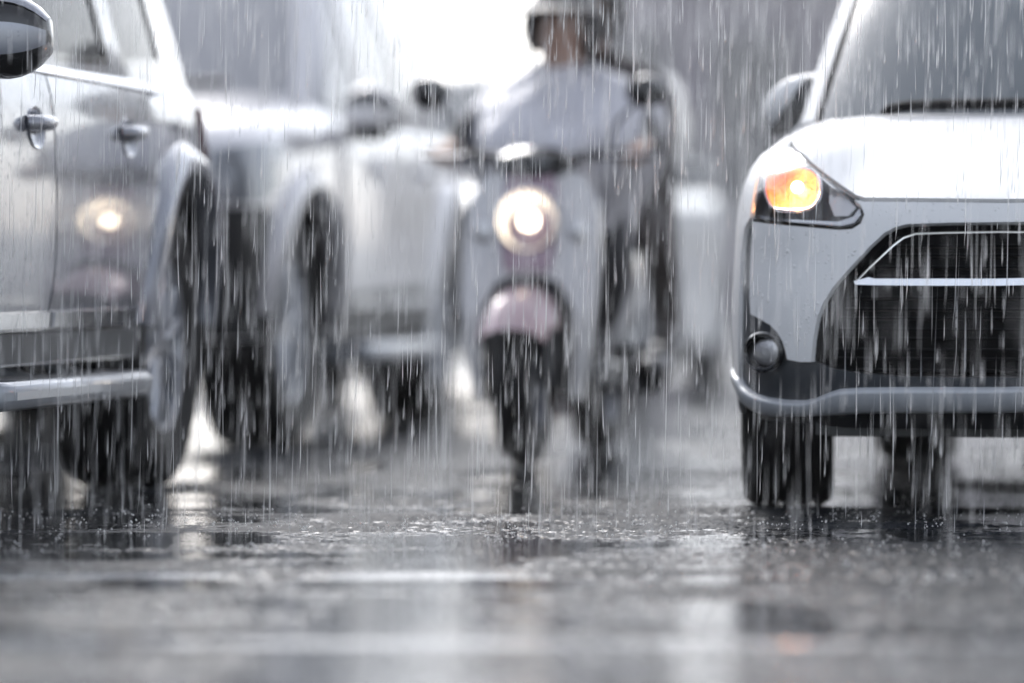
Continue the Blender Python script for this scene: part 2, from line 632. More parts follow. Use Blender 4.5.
def side_mirror(car, base, tip_u, v, z, hgt, mats, sgn):
    """shell seen from the front, with a rounded leading face; > mirror_arm"""
    m = MB()
    rings = []
    w = tip_u
    for i in range(9):
        t = i / 8
        f = (math.sin(math.pi * min(1, max(0.0, t * 0.86 + 0.14)) * 0.93)) ** 0.55
        uu = sgn * (base + (w - base) * t)
        rr = []
        for k in range(20):
            a = 2 * math.pi * k / 20
            cy, cz = math.cos(a), math.sin(a)
            cy = math.copysign(abs(cy) ** 0.7, cy); cz = math.copysign(abs(cz) ** 0.7, cz)
            rr.append((uu, v + 0.075 * cy * f + 0.03 * t, z + hgt / 2 * cz * f))
        rings.append(rr)
    m.rings(rings, True, True)
    o = m.build('side_mirror', mats[0], car, angle=50)
    for nm, a0, a1 in (('mirror_trim', 2.95, 3.45), ('mirror_cap', 0.5, 2.35)):
        rr = []
        for i in range(9):
            t = i / 8
            f = (math.sin(math.pi * min(1, t * 0.86 + 0.14) * 0.93)) ** 0.55
            uu = sgn * (base + (w - base) * t)
            row = []
            for k in range(9):
                a = a0 + (a1 - a0) * k / 8
                cy, cz = math.cos(a), math.sin(a)
                cy = math.copysign(abs(cy) ** 0.7, cy); cz = math.copysign(abs(cz) ** 0.7, cz) if cz else 0
                row.append((uu, v + 0.075 * cy * f * 1.06 + 0.03 * t, z + hgt / 2 * cz * f * 1.03))
            rr.append(row)
        MB().rings(rr, False, False).build(nm, mats[1], o)
    MB().tube([(sgn * (base - 0.07), v + 0.03, z - hgt * 0.42), (sgn * (base + 0.06), v + 0.01, z - hgt * 0.30)], [0.035, 0.03], 10).build('mirror_arm', mats[2], o)
    return o


# ================================================================== generic car (sports utility vehicles and the far hatchback)
def build_car(root, P):
    S = Shell(P['plan'], P['g'], P['back'], P['s0'], P['s1'], P.get('rear'), P.get('r0', 0), P.get('r1', 1))
    G = Cabin(P['belt'], P['roof'], P.get('bulge', 0.03))
    zb, zbelt, zc = P['zb'], P['zbelt'], P['zcowl']
    wb, r = P['wb'], P['tyre_r']
    af, ar = S.a_of_v(0.0), S.a_of_v(wb)
    arch = P['arch_r']
    top = []
    n = 40
    for i in range(n + 1):
        a = S.L * i / n
        pv = S.plan(a)[1]
        top.append((a, zc + (zbelt - zc) * sstep(pv, P['s1'] - 0.25, P['s1'] + 0.25)))

    def arch_poly(ac, rr):
        pts = [(ac - rr, zb)]
        for k in range(0, 25):
            q = math.pi - math.pi * k / 24
            pts.append((ac + rr * math.cos(q), r + rr * math.sin(q)))
        pts.append((ac + rr, zb))
        return pts
    bottom = [(0, zb)] + arch_poly(af, arch) + arch_poly(ar, arch) + [(S.L, zb)]
    outline = bottom + top[::-1]
    m = patch(MB(), S, outline, step=P.get('step', 0.05), off=0, thick=0.012, mirror=True)
    body = m.build('body', P['paint'], root, angle=50)
    # arch liners
    for ac, v in ((af, 0), (ar, wb)):
        for sg in (1, -1):
            ml = MB()
            rr = []
            for k in range(25):
                q = math.pi * k / 24
                p = [v + (arch - 0.002) * math.cos(q), r + (arch - 0.002) * math.sin(q)]
                uo = abs(S(ac, 0.5).x) - 0.03
                rr.append([(sg * uo, p[0], p[1]), (sg * (uo - 0.38), p[0], p[1])])
            ml.rings(rr, False, False).build('wheel_liner', M['black_plastic'], root)
    # flares
    if P.get('flare'):
        for ac in (af, ar):
            for sg in (1, -1):
                ins, out_ = [], []
                pts = []
                for k in range(33):
                    q = math.pi - 0.12 - (math.pi - 0.24) * k / 32
                    row = []
                    for dr, df in ((-0.005, -0.02), (-0.004, 0.035), (0.015, 0.046), (0.045, 0.038), (0.08, 0.006), (0.085, -0.01)):
                        rad = arch + dr
                        a_, z_ = ac + rad * math.cos(q), max(zb + 0.01, r + rad * math.sin(q))
                        p = S(a_, z_, df)
                        row.append((sg * p.x, p.y, p.z))
                    pts.append(row)
                MB().rings(pts, False, False).build('wheel_arch_flare', P['paint'], root, angle=60)
    # underbody
    MB().prism([(0.62 * P['w'], -0.75), (0.62 * P['w'], wb + 0.6), (-0.62 * P['w'], wb + 0.6), (-0.62 * P['w'], -0.75)], zb + 0.0, zb + 0.18).build('underbody', M['black_plastic'], root, smooth=False)
    for v in (0, wb): MB().tube([(-0.7, v, r), (0.7, v, r)], 0.045).build('axle', M['engine'], root)
    # cabin
    wins = P['windows']
    holes = [w['poly'] for w in wins]
    km = G.n - 1
    outline = [(0, 0), (km, 0), (km, 1), (0, 1)]
    m = MB()
    side_holes = [w['poly'] for w in wins if not w.get('centre')]
    cen = [w['poly'] for w in wins if w.get('centre')]
    # centred panes reach k=0 / k=max: cut them from the outline
    fr, rr = P['screen_k'], P['rear_k']
    outline = [(0, 0), (km, 0), (km, 0.06), (rr, 0.06), (rr, 0.94), (km, 0.94), (km, 1), (0, 1), (0, 0.95), (fr, 0.95), (fr, 0.03), (0, 0.03)]
    patch(m, G, outline, side_holes, step=0.07, off=0, thick=0.02, mirror=True)
    G.cap(m, P.get('crown', 0.04))
    m.build('cabin', P['paint'], root, angle=45)
    m = patch(MB(), G, [(0, 0.03), (fr, 0.03), (fr, 0.95), (0, 0.95)], step=0.08, off=-0.006, thick=0.004, mirror=True)
    m.build('windscreen', P.get('screen', M['windscreen']), root)
    m = patch(MB(), G, [(rr, 0.06), (km, 0.06), (km, 0.94), (rr, 0.94)], step=0.08, off=-0.006, thick=0.004, mirror=True)
    m.build('rear_window', M['glass'], root)
    for w in wins:
        for sg in (1, -1):
            q = patch(MB(), G, w['poly'], step=0.07, off=-0.008, thick=0.004)
            if sg < 0: q.v = [(-x, y, z) for x, y, z in q.v]
            o = q.build('side_window', P.get('glass', M['glass']), root)
            c = np.array(w['poly']).mean(0)
            fm = MB()
            outer = [tuple(c + (np.array(p) - c) * np.array((1.0, 1.0))) for p in w['poly']]
            inner = [tuple(c + (np.array(p) - c) * np.array((0.93, 0.92))) for p in w['poly']]
            q = patch(MB(), G, outer, [inner], step=0.07, off=-0.002, thick=0.006)
            if sg < 0: q.v = [(-x, y, z) for x, y, z in q.v]
            q.build('window_seal', M['gloss_black'], o)
    # wheels
    for v in (0, wb):
        for sg in (1, -1):
            make_wheel(root, sg * (P['w'] - P['tyre_w'] / 2 - P.get('tuck', 0.03)), v, r, P['tyre_w'], P['rim_r'], sg, P.get('spokes', 6))
    return S, G, af, ar


def mirrored(o_builder):
    for sg in (1, -1):
        o_builder(sg)


def flank(S, vz):
    """outline in (v,z) on the flank -> (a,z)"""
    return [(S.a_of_v(v), z) for v, z in vz]


def make_suv(name, paint, pale_panes=False):
    root = empty(name)
    belt = [(0, 0.16, 1.17), (0.5, 0.21, 1.165), (0.80, 0.40, 1.12), (0.862, 0.66, 1.075), (0.872, 1.4, 1.075), (0.868, 2.2, 1.085), (0.84, 2.80, 1.09), (0.78, 3.22, 1.10), (0.45, 3.42, 1.12), (0, 3.45, 1.12)]
    sh_ = lambda pts: [(u, v + 0.2 * max(0, min(1, (3.45 - v) / 1.0)), z) for u, v, z in pts]
    roof = [(0, 0.86, 1.76), (0.42, 0.90, 1.75), (0.64, 1.0, 1.73), (0.69, 1.15, 1.74), (0.70, 1.6, 1.76), (0.69, 2.1, 1.755), (0.67, 2.5, 1.74), (0.61, 2.84, 1.73), (0.36, 2.98, 1.73), (0, 3.0, 1.73)]
    belt, roof = sh_(belt), sh_(roof)
    G0 = Cabin(belt, roof)

    def K(v, t): return G0.k_of_v(v + 0.2, t, 2.05, 7.0)
    wins = [
        {'poly': [(K(0.46, 0.10), 0.06), (K(0.56, 0.05), 0.045), (K(1.06, 0.04), 0.04), (K(1.06, 0.86), 0.86), (K(0.98, 0.86), 0.86)]},
        {'poly': [(K(1.15, 0.04), 0.04), (K(1.90, 0.04), 0.045), (K(1.70, 0.86), 0.86), (K(1.15, 0.86), 0.86)]},
        {'poly': [(K(2.04, 0.05), 0.05), (K(2.58, 0.07), 0.07), (K(2.38, 0.84), 0.84), (K(1.82, 0.86), 0.86)]},
    ]
    P = dict(
        plan=[(0, -0.90), (0.45, -0.87), (0.70, -0.78), (0.83, -0.62), (0.89, -0.40), (0.915, 0.0), (0.925, 0.7), (0.925, 1.7), (0.92, 2.6), (0.905, 3.0), (0.86, 3.25), (0.74, 3.47), (0.45, 3.56), (0, 3.58)],
        g=[(0.2, 0.93), (0.35, 0.965), (0.5, 0.99), (0.65, 1.0), (0.85, 0.998), (1.0, 0.985), (1.08, 0.955), (1.14, 0.90), (1.19, 0.80), (1.25, 0.7)],
        back=[(0.2, 0.10), (0.35, 0.03), (0.5, 0.0), (0.7, 0.0), (0.9, 0.03), (1.0, 0.09), (1.05, 0.20), (1.10, 0.42), (1.15, 0.74), (1.19, 1.06), (1.25, 1.4)],
        rear=[(0.2, 0.1), (0.4, 0.03), (0.6, 0.0), (0.9, 0.02), (1.1, 0.06), (1.25, 0.1)], r0=2.9, r1=3.4,
        s0=-0.35, s1=0.5, belt=belt, roof=roof, zb=0.36, zbelt=1.085, zcowl=1.185, wb=2.75, tyre_r=0.385, tyre_w=0.265, rim_r=0.235,
        arch_r=0.465, w=0.925, flare=True, windows=wins, screen_k=1.75, rear_k=8.0, paint=paint, tuck=0.045, bulge=0.03)
    if pale_panes: P['screen'] = P['glass'] = M['sky_pale_glass']  # windscreen and side windows carry the sky's brightness in their colour
    S, G, af, ar = build_car(root, P)
    mat_door = paint

    def each(sg, mb_fn, name_, mat, parent, **kw):
        q = mb_fn()
        if sg < 0: q.v = [(-x, y, z) for x, y, z in q.v]
        return q.build(name_, mat, parent, **kw)
    arc = [(2.75 + 0.55 * math.cos(q), 0.385 + 0.55 * math.sin(q)) for q in [R(d) for d in (165, 150, 135, 122)]]
    fd = [(0.60, 0.445), (1.22, 0.445), (1.27, 0.60), (1.28, 1.052), (0.62, 1.065), (0.58, 0.95), (0.60, 0.60)]
    rd = [(1.235, 0.445), (2.12, 0.445)] + arc[:3] + [(2.34, 0.95), (2.34, 1.045), (1.293, 1.052), (1.285, 0.60)]
    for sg in (1, -1):
        for poly, hv in ((fd, 1.11), (rd, 2.05)):
            ac_ = S.a_of_v(hv)
            cup = [(ac_ + 1.5 * (q[0] - ac_), q[1]) for q in circle(ac_, 0.925, 0.046, 24)]
            d = each(sg, lambda: patch(MB(), S, flank(S, poly), [cup], step=0.05, off=0.014, thick=0.018), 'door', mat_door, root, angle=45)
            p = S(S.a_of_v(hv), 0.925, 0.006)

            def handle():
                m = MB()
                pts = [(p.x + 0.004, p.y - 0.085, p.z + 0.010), (p.x + 0.028, p.y - 0.06, p.z + 0.010), (p.x + 0.036, p.y, p.z + 0.012), (p.x + 0.029, p.y + 0.05, p.z + 0.013), (p.x + 0.004, p.y + 0.065, p.z + 0.013)]
                m.tube(crom(pts, 5), 0.019, 10)
                return m

            def cup_():
                return MB().rings([[S(ac_ + 1.5 * rr * math.cos(q), 0.925 + rr * math.sin(q), of) for q in [2 * math.pi * k / 24 for k in range(24)]] for rr, of in ((0.053, 0.013), (0.051, 0.018), (0.046, 0.017), (0.036, 0.005), (0.012, 0.002))], True, False)
            each(sg, cup_, 'handle_cup', paint, d, angle=60)
            each(sg, handle, 'door_handle', M['chrome'] if False else paint, d, angle=50)
            v0, v1 = poly[0][0] + 0.02, poly[1][0] - 0.02
            each(sg, lambda: patch(MB(), S, flank(S, [(v0, 0.455), (v1, 0.455), (v1, 0.490), (v0, 0.490)]), step=0.05, off=0.030, thick=0.018), 'door_moulding', M['chrome'], d, angle=30)
            pass
        each(sg, lambda: patch(MB(), S, flank(S, [(0.50, 1.058), (2.50, 1.048), (2.50, 1.066), (0.50, 1.076)]), step=0.06, off=0.022, thick=0.02), 'belt_moulding', M['chrome'], root, angle=30)
        # rocker panel, step
        each(sg, lambda: patch(MB(), S, flank(S, [(0.50, 0.37), (2.20, 0.37), (2.15, 0.44 if not pale_panes else 0.53), (0.50, 0.44 if not pale_panes else 0.50)]), step=0.06, off=0.016, thick=0.02), 'rocker_panel', M['grey_plastic'] if not pale_panes else M['black_plastic'], root, angle=40)

        def step_():
            m = MB()
            prof = [(0.86, 0.33), (1.015, 0.335), (1.035, 0.32), (1.035, 0.285), (1.015, 0.268), (0.90, 0.262), (0.86, 0.28)]
            rings = []
            for v, f in ((0.52, 0.85), (0.56, 1.0), (1.2, 1.0), (1.84, 1.0), (1.90, 0.97), (1.93, 0.86)):
                rings.append([(0.86 + (x - 0.86) * f, v, z) for x, z in prof])
            m.rings(rings)
            for v in (0.8, 1.3, 1.78):
                m.tube([(0.68, v, 0.40), (0.90, v, 0.30)], 0.022, 8)
            return m
        each(sg, step_, 'side_step', M['silver_plastic'], root, angle=30, bevel=0.010)
        each(sg, lambda: MB().box((0.95, 1.22, 0.3335), (0.12, 1.16, 0.006)), 'step_pad', M['grey_plastic'], root, smooth=False)
        # headlight
        hl = [(0.50, 0.80), (1.02, 0.80), (1.16, 0.86), (1.20, 0.985), (1.02, 0.99), (0.55, 0.93)]
        h = each(sg, lambda: patch(MB(), S, hl, step=0.05, off=0.010, thick=0.03), 'headlight', M['silver_plastic'], root, angle=40)
        each(sg, lambda: patch(MB(), S, [(a, z) for a, z in hl], step=0.05, off=0.020, thick=0.006), 'lens', M['lens'], h, angle=40)
        each(sg, lambda: patch(MB(), S, circle(0.85, 0.57, 0.06, 20), step=0.03, off=0.008, thick=0.01), 'fog_light', M['reflector'], root)
        each(sg, lambda: patch(MB(), S, [(0.60, 0.37), (af - 0.49, 0.37), (af - 0.50, 0.62), (af - 0.46, 0.78), (0.98, 0.785), (0.60, 0.775)], step=0.05, off=0.012, thick=0.02), 'bumper_cladding', M['black_plastic'], root, angle=40)
        La = S.L
        tl = [(S.a_of_v(3.10), 0.86), (La - 0.45, 0.86), (La - 0.5, 1.02), (S.a_of_v(3.04), 1.03)]
        each(sg, lambda: patch(MB(), S, tl, step=0.05, off=0.012, thick=0.02), 'tail_light', M['tail_red'], root)
        side_mirror(root, 0.96, 1.14, 0.42, 1.11, 0.19, (M['gloss_black'], paint, paint), sg)
        # roof rail
        each(sg, lambda: MB().tube(crom([(0.66, 1.15, 1.75), (0.67, 1.3, 1.80), (0.66, 1.8, 1.815), (0.64, 2.35, 1.80), (0.62, 2.5, 1.75)], 6), 0.016, 8), 'roof_rail', M['silver_plastic'], root)
    g = patch(MB(), S, [(0, 0.74), (0.46, 0.76), (0.47, 0.94), (0, 0.95)], step=0.06, off=0.006, thick=0.01, mirror=True).build('grille', M['black_plastic'], root)
    for z in (0.79, 0.85, 0.91):
        patch(MB(), S, [(0, z - 0.012), (0.45, z - 0.012), (0.45, z + 0.012), (0, z + 0.012)], step=0.06, off=0.03, thick=0.02, mirror=True).build('grille_bar', M['chrome'], g)
    patch(MB(), S, [(0, 0.40), (0.62, 0.40), (0.68, 0.52), (0, 0.54)], step=0.06, off=0.006, thick=0.01, mirror=True).build('air_intake', M['black_plastic'], root)
    patch(MB(), S, [(0, 0.60), (0.26, 0.60), (0.26, 0.71), (0, 0.71)], step=0.06, off=0.03, thick=0.012, mirror=True).build('number_plate', M['white_far'], root)
    m = MB()
    pass
    for x0_, x1_ in ((-0.62, -0.03), (0.02, 0.60)):
        MB().tube([(x0_, 0.16 + 0.10 * abs(x0_), 1.205), (x1_, 0.155 + 0.10 * abs(x1_), 1.215)], 0.012, 8).build('wiper', M['black_plastic'], root)
    return root


def place(root, px, D, u, v, yaw):
    """put the car so that its local ground point (u,v) sits D metres out under picture column px"""
    X = (px - 512) / FPX * D
    root.rotation_euler.z = -yaw
    c, s_ = math.cos(yaw), math.sin(yaw)
    root.location = (X - (u * c + v * s_), D - (-u * s_ + v * c), 0)


suv = make_suv('sport_utility_vehicle', M['silver_paint'])
place(suv, 172, 13.5, 0.88, 2.75, R(9.3))
tag(suv, 'silver SUV with side step, cut off by the left edge of the photo', 'car')
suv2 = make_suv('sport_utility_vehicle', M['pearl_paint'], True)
place(suv2, 297, 16.5, 0.88, 0.0, R(9.2))
tag(suv2, 'pale blurred SUV facing the camera between the side step SUV and the scooter', 'car')

# ================================================================== far white hatchback
hb = empty('hatchback')
belt = [(0, 0.25, 1.0), (0.45, 0.30, 1.0), (0.68, 0.5, 0.98), (0.74, 0.8, 0.95), (0.76, 1.6, 0.97), (0.755, 2.4, 0.99), (0.73, 2.8, 1.0), (0.66, 3.0, 1.0), (0.4, 3.1, 1.0), (0, 3.13, 1.0)]
roof = [(0, 1.0, 1.52), (0.4, 1.03, 1.51), (0.55, 1.12, 1.50), (0.59, 1.3, 1.51), (0.60, 1.7, 1.53), (0.59, 2.15, 1.52), (0.57, 2.42, 1.50), (0.50, 2.56, 1.49), (0.3, 2.62, 1.49), (0, 2.64, 1.49)]
Gh = Cabin(belt, roof)
Kh = lambda v, t: Gh.k_of_v(v, t, 2.05, 7.0)
Ph = dict(
    plan=[(0, -0.82), (0.4, -0.80), (0.62, -0.70), (0.74, -0.52), (0.80, -0.25), (0.82, 0.1), (0.83, 1.2), (0.83, 2.4), (0.80, 2.8), (0.72, 3.05), (0.45, 3.2), (0, 3.23)],
    g=[(0.15, 0.95), (0.3, 0.98), (0.5, 1.0), (0.7, 1.0), (0.85, 0.975), (0.93, 0.94), (1.0, 0.85), (1.05, 0.78)],
    back=[(0.15, 0.08), (0.3, 0.02), (0.45, 0.0), (0.6, 0.02), (0.75, 0.08), (0.82, 0.25), (0.9, 0.55), (0.96, 0.85), (1.01, 1.1), (1.05, 1.3)],
    rear=[(0.15, 0.08), (0.4, 0.0), (0.7, 0.02), (1.0, 0.1)], r0=2.6, r1=3.1,
    s0=-0.3, s1=0.55, belt=belt, roof=roof, zb=0.2, zbelt=0.96, zcowl=1.0, wb=2.6, tyre_r=0.31, tyre_w=0.19, rim_r=0.19, arch_r=0.36, w=0.83,
    windows=[{'poly': [(Kh(0.66, 0.08), 0.06), (Kh(1.42, 0.06), 0.06), (Kh(1.42, 0.85), 0.85), (Kh(1.12, 0.85), 0.85)]},
             {'poly': [(Kh(1.52, 0.06), 0.06), (Kh(2.5, 0.08), 0.10), (Kh(2.2, 0.85), 0.83), (Kh(1.52, 0.85), 0.85)]}],
    screen_k=1.75, rear_k=8.0, paint=M['white_far'], step=0.06)
Sh, _, _, _ = build_car(hb, Ph)
for sg in (1, -1):
    def fl(q, name_, mat, parent=hb):
        if sg < 0: q.v = [(-x, y, z) for x, y, z in q.v]
        return q.build(name_, mat, parent)
    for poly in ([(0.5, 0.3), (1.44, 0.3), (1.44, 0.94), (0.6, 0.94), (0.48, 0.8)], [(1.46, 0.3), (2.1, 0.3), (2.32, 0.7), (2.4, 0.945), (1.46, 0.94)]):
        d = fl(patch(MB(), Sh, flank(Sh, poly), step=0.06, off=0.006, thick=0.01), 'door', M['white_far'])
        v = poly[-2][0] * 0 + max(p[0] for p in poly) - 0.2
        p = Sh(Sh.a_of_v(v), 0.82, 0.01)
        fl(MB().tube(crom([(p.x, p.y - 0.08, p.z), (p.x + 0.03, p.y, p.z), (p.x, p.y + 0.08, p.z)], 5), 0.014, 8), 'door_handle', M['white_far'], d)
    fl(patch(MB(), Sh, [(0.45, 0.62), (0.8, 0.66), (0.86, 0.76), (0.5, 0.73)], step=0.05, off=0.01, thick=0.02), 'headlight', M['reflector'])
    fl(patch(MB(), Sh, [(Sh.a_of_v(2.9), 0.72), (Sh.L - 0.5, 0.72), (Sh.L - 0.5, 0.9), (Sh.a_of_v(2.84), 0.92)], step=0.05, off=0.01, thick=0.02), 'tail_light', M['tail_red'])
    side_mirror(hb, 0.82, 0.98, 0.72, 1.03, 0.14, (M['white_far'], M['black_plastic'], M['black_plastic']), sg)
patch(MB(), Sh, [(0, 0.3), (0.5, 0.3), (0.45, 0.5), (0, 0.52)], step=0.06, off=0.006, thick=0.01, mirror=True).build('grille', M['black_plastic'], hb)
place(hb, 724, 25.6, 0.80, 2.6, R(10))
tag(hb, 'farthest white hatchback, between the scooter and the car with the lit headlight', 'car')

# ================================================================== the white compact car on the right (in focus)
cc = empty('compact_car')
YAW = R(11)
cc.rotation_euler.z = -YAW
cc.location = (1.385, 12.34, 0)
CM = Matrix.Translation(cc.location) @ Matrix.Rotation(-YAW, 4, 'Z')
C = Shell(
    plan=[(0, -0.86), (0.36, -0.835), (0.58, -0.765), (0.70, -0.66), (0.765, -0.52), (0.80, -0.32), (0.812, -0.05), (0.825, 0.5), (0.835, 1.4), (0.835, 2.4), (0.82, 2.85), (0.75, 3.12), (0.45, 3.27), (0, 3.30)],
    g=[(0.15, 0.96), (0.25, 0.985), (0.40, 1.0), (0.55, 1.0), (0.70, 0.992), (0.76, 0.985), (0.81, 0.972), (0.87, 0.95), (0.93, 0.925), (0.965, 0.90), (0.985, 0.86), (1.0, 0.79)],
    back=[(0.15, 0.10), (0.23, 0.05), (0.30, 0.012), (0.36, 0.0), (0.48, 0.0), (0.60, 0.022), (0.70, 0.05), (0.755, 0.085), (0.785, 0.155), (0.82, 0.26), (0.87, 0.44), (0.92, 0.64), (0.96, 0.86), (0.985, 1.03), (1.0, 1.16)],
    s0=-0.40, s1=0.5, rear=[(0.15, 0.08), (0.4, 0.0), (0.8, 0.02), (1.0, 0.06)], r0=2.6, r1=3.1, lift=0.065)

# picture -> surface: the outlines of the front panels were measured, then laid on the car's own skin
GA = np.linspace(-1.75, 0, 210)
GZ = np.linspace(0.16, 0.998, 150)
_tab = np.zeros((len(GA), len(GZ), 2))
for i, a in enumerate(GA):
    for j, z in enumerate(GZ):
        p = C(a, z)
        n = C.normal(a, z)
        q = CM @ p
        _tab[i, j] = proj(q)


def on_skin(x, y):
    """walk to the visible point of the skin seen at (x, y): along the plan for x, up the profile for y"""
    z, a = 0.6, -0.5
    for _ in range(8):
        j = int(np.clip(np.searchsorted(GZ, z), 1, len(GZ) - 1))
        f = (z - GZ[j - 1]) / (GZ[j] - GZ[j - 1])
        col = _tab[:, j - 1, 0] * (1 - f) + _tab[:, j, 0] * f
        k = int(np.argmin(col))                       # silhouette
        a = float(np.interp(x, col[k:], GA[k:]))
        i = int(np.clip(np.searchsorted(GA, a), 1, len(GA) - 1))
        f = (a - GA[i - 1]) / (GA[i] - GA[i - 1])
        row = _tab[i - 1, :, 1] * (1 - f) + _tab[i, :, 1] * f
        row = np.minimum.accumulate(row)
        z = 0.5 * z + 0.5 * float(np.interp(-y, -row, GZ)) if _ < 3 else float(np.interp(-y, -row, GZ))
    return float(min(a, 0)), z


def skin(pts): return [on_skin(*p) for p in pts]


def centre(y):
    """where the car's own middle line stands at picture height y"""
    best = min(range(len(GZ)), key=lambda j: abs(_tab[-1, j, 1] - y))
    return (0.0, float(GZ[best]))


head = skin([(753, 219), (755.5, 195), (760, 172), (769, 154), (780, 146), (790, 143.5), (801, 155), (815, 168.5), (840, 187), (855, 197), (862, 204), (864.5, 212), (861, 221), (852, 226.5), (840, 227.5), (800, 224)])
hood_line = skin([(865, 199), (910, 199.5), (955, 200), (1000, 200.5)]) + [centre(200.5)]
grille_edge = [centre(222)] + skin([(1000, 222), (950, 222.5), (907, 224), (895, 227), (884, 233), (870, 246), (858, 259), (845, 273), (833, 287), (823, 303), (817, 318), (813, 340), (811, 362)])
fog_edge = skin([(800, 362), (787, 359.5), (785, 350), (782, 341), (777, 332), (770, 325), (760, 319), (750.5, 314)])
strip_in = skin([(749.5, 300), (749.5, 280), (750.5, 255), (752, 232)])
strip_out = skin([(739.2, 396), (738.6, 370), (738.6, 340), (739, 310), (739.5, 280), (741, 255), (744.5, 228)])
zf = on_skin(752, 221)[1]

# --- painted bumper
lamp_low = [head[0], head[15], head[14], head[13], head[12], head[11], head[10], head[9]]
gap = lambda pts, da, dz: [(a + da, z + dz) for a, z in pts]
bp_poly = gap(lamp_low, 0, -0.006) + gap(hood_line, 0, -0.006)[0:] + grille_edge + fog_edge + strip_in
m = patch(MB(), C, bp_poly, step=0.022, off=0.0, thick=0.018, mirror=True)
m.build('front_bumper', M['white_paint'], cc, angle=40)

# --- hood: from the leading edge over to the cowl
tip = head[5]
lamp_up = [head[9], head[8], head[7], head[6], head[5]]
hood_side = skin([(791.5, 138), (793, 128), (796, 119)])
cowl = skin([(803, 113.0), (812, 111.0), (826, 110.2), (842, 110.6), (860, 112.2), (880, 114.0), (920, 114.5), (960, 114.5), (1000, 114.5)]) + [centre(114.5)]
hood_poly = [(a + 0.004, z + 0.004) for a, z in lamp_up] + hood_side + cowl + gap(hood_line[::-1], 0, 0.004)
m = patch(MB(), C, hood_poly, step=0.025, off=0.0, thick=0.012, mirror=True)
m.build('hood', M['white_paint'], cc, angle=40)

# --- fenders, flanks and tail
af, ar = C.a_of_v(0.0), C.a_of_v(2.75)
a_str = -strip_in[0][0]
zb = 0.24


def arch_p(ac, rr, r=0.315):
    return [(ac - rr, zb)] + [(ac + rr * math.cos(math.pi - math.pi * k / 24), r + rr * math.sin(math.pi - math.pi * k / 24)) for k in range(25)] + [(ac + rr, zb)]


pos = lambda pts: [(-a, z) for a, z in pts]
a_f0 = -strip_out[0][0]
lo = arch_p(af, 0.355) + arch_p(ar, 0.36) + [(C.L, zb)]
topline = []
for i in range(41):
    a = a_f0 + (C.L - a_f0) * i / 40
    pv = C.plan(a)[1]
    if pv < 0.42: continue
    topline.append((a, 0.985 + (0.95 - 0.985) * sstep(pv, 0.42, 0.9)))
hs = pos(hood_side)
front_edge = pos(strip_out) + [(-head[0][0] + 0.02, head[0][1] + 0.004), (-head[1][0] + 0.012, head[1][1])]
up_edge = pos([head[2], head[3], head[4]])
up_edge = [(a + 0.006, z + 0.003) for a, z in up_edge] + [(-tip[0] + 0.006, tip[1] + 0.004)] + [(a + 0.006, z) for a, z in hs] + [(-cowl[0][0] + 0.02, cowl[0][1] + 0.003)]
out_poly = lo[1:] if False else lo
poly = front_edge + up_edge + topline + [(C.L, zb)] + lo[::-1][1:]
# flank panel runs: front edge up, over the fender crest, along the belt, down the tail and back along the sill
m = patch(MB(), C, poly, step=0.035, off=0.0, thick=0.012, mirror=True)
m.build('body', M['white_paint'], cc, angle=45)

# --- black cladding under the painted bumper (fog lamp surround, strip under the lamp, lower band)
trim_top = skin([(738.5, 378), (742, 386), (752, 394.5), (765, 399), (785, 402), (804, 402.5), (815, 400), (826, 395), (838, 391), (860, 389.5), (900, 389), (960, 389), (1000, 389)]) + [centre(389)]
trim_bot = skin([(738.5, 399), (743, 406), (752, 413), (765, 417.5), (785, 418.5), (830, 417.5), (860, 416), (900, 415.5), (960, 415.5), (1000, 415.5)]) + [centre(415.5)]
grille_low = [centre(378)] + skin([(1000, 378), (950, 378), (900, 377), (860, 374), (830, 369), (811, 363)])
cl_poly = [(a - 0.012, z) for a, z in strip_out] + [(head[0][0] + 0.01, head[0][1] - 0.012)] + skin([(762, 235), (775, 300), (800, 330)]) + [grille_edge[-1]] + grille_low[::-1][1:] + [(0.0, trim_top[-1][1] - 0.01)] + [(a, z - 0.012) for a, z in trim_top[::-1][1:]]
m = patch(MB(), C, cl_poly, step=0.03, off=-0.010, thick=0.012, mirror=True)
m.build('bumper_cladding', M['grey_plastic'], cc, angle=40)
# bumper return behind the silver trim
low = [(-a_f0 + 0.02, 0.22), (-0.5, 0.20), (0, 0.20), (0, 0.30), (-0.5, 0.30), (-a_f0 + 0.02, 0.32)]
patch(MB(), C, low, step=0.04, off=-0.035, thick=0.01, mirror=True).build('lower_valance', M['black_plastic'], cc)
MB().box((0, -0.50, 0.245), (1.10, 0.36, 0.09)).build('under_tray', M['black_plastic'], cc, smooth=False)

# --- silver trim with a rolled section
tt = resample(trim_top, 0.05, False)
mt = MB()
N_ = 60


def along(pts, f):
    P_ = np.array(pts); s_ = np.concatenate([[0], np.cumsum(np.linalg.norm(np.diff(P_, axis=0), axis=1))]); s_ /= s_[-1]
    return np.array([np.interp(f, s_, P_[:, k]) for k in range(2)])


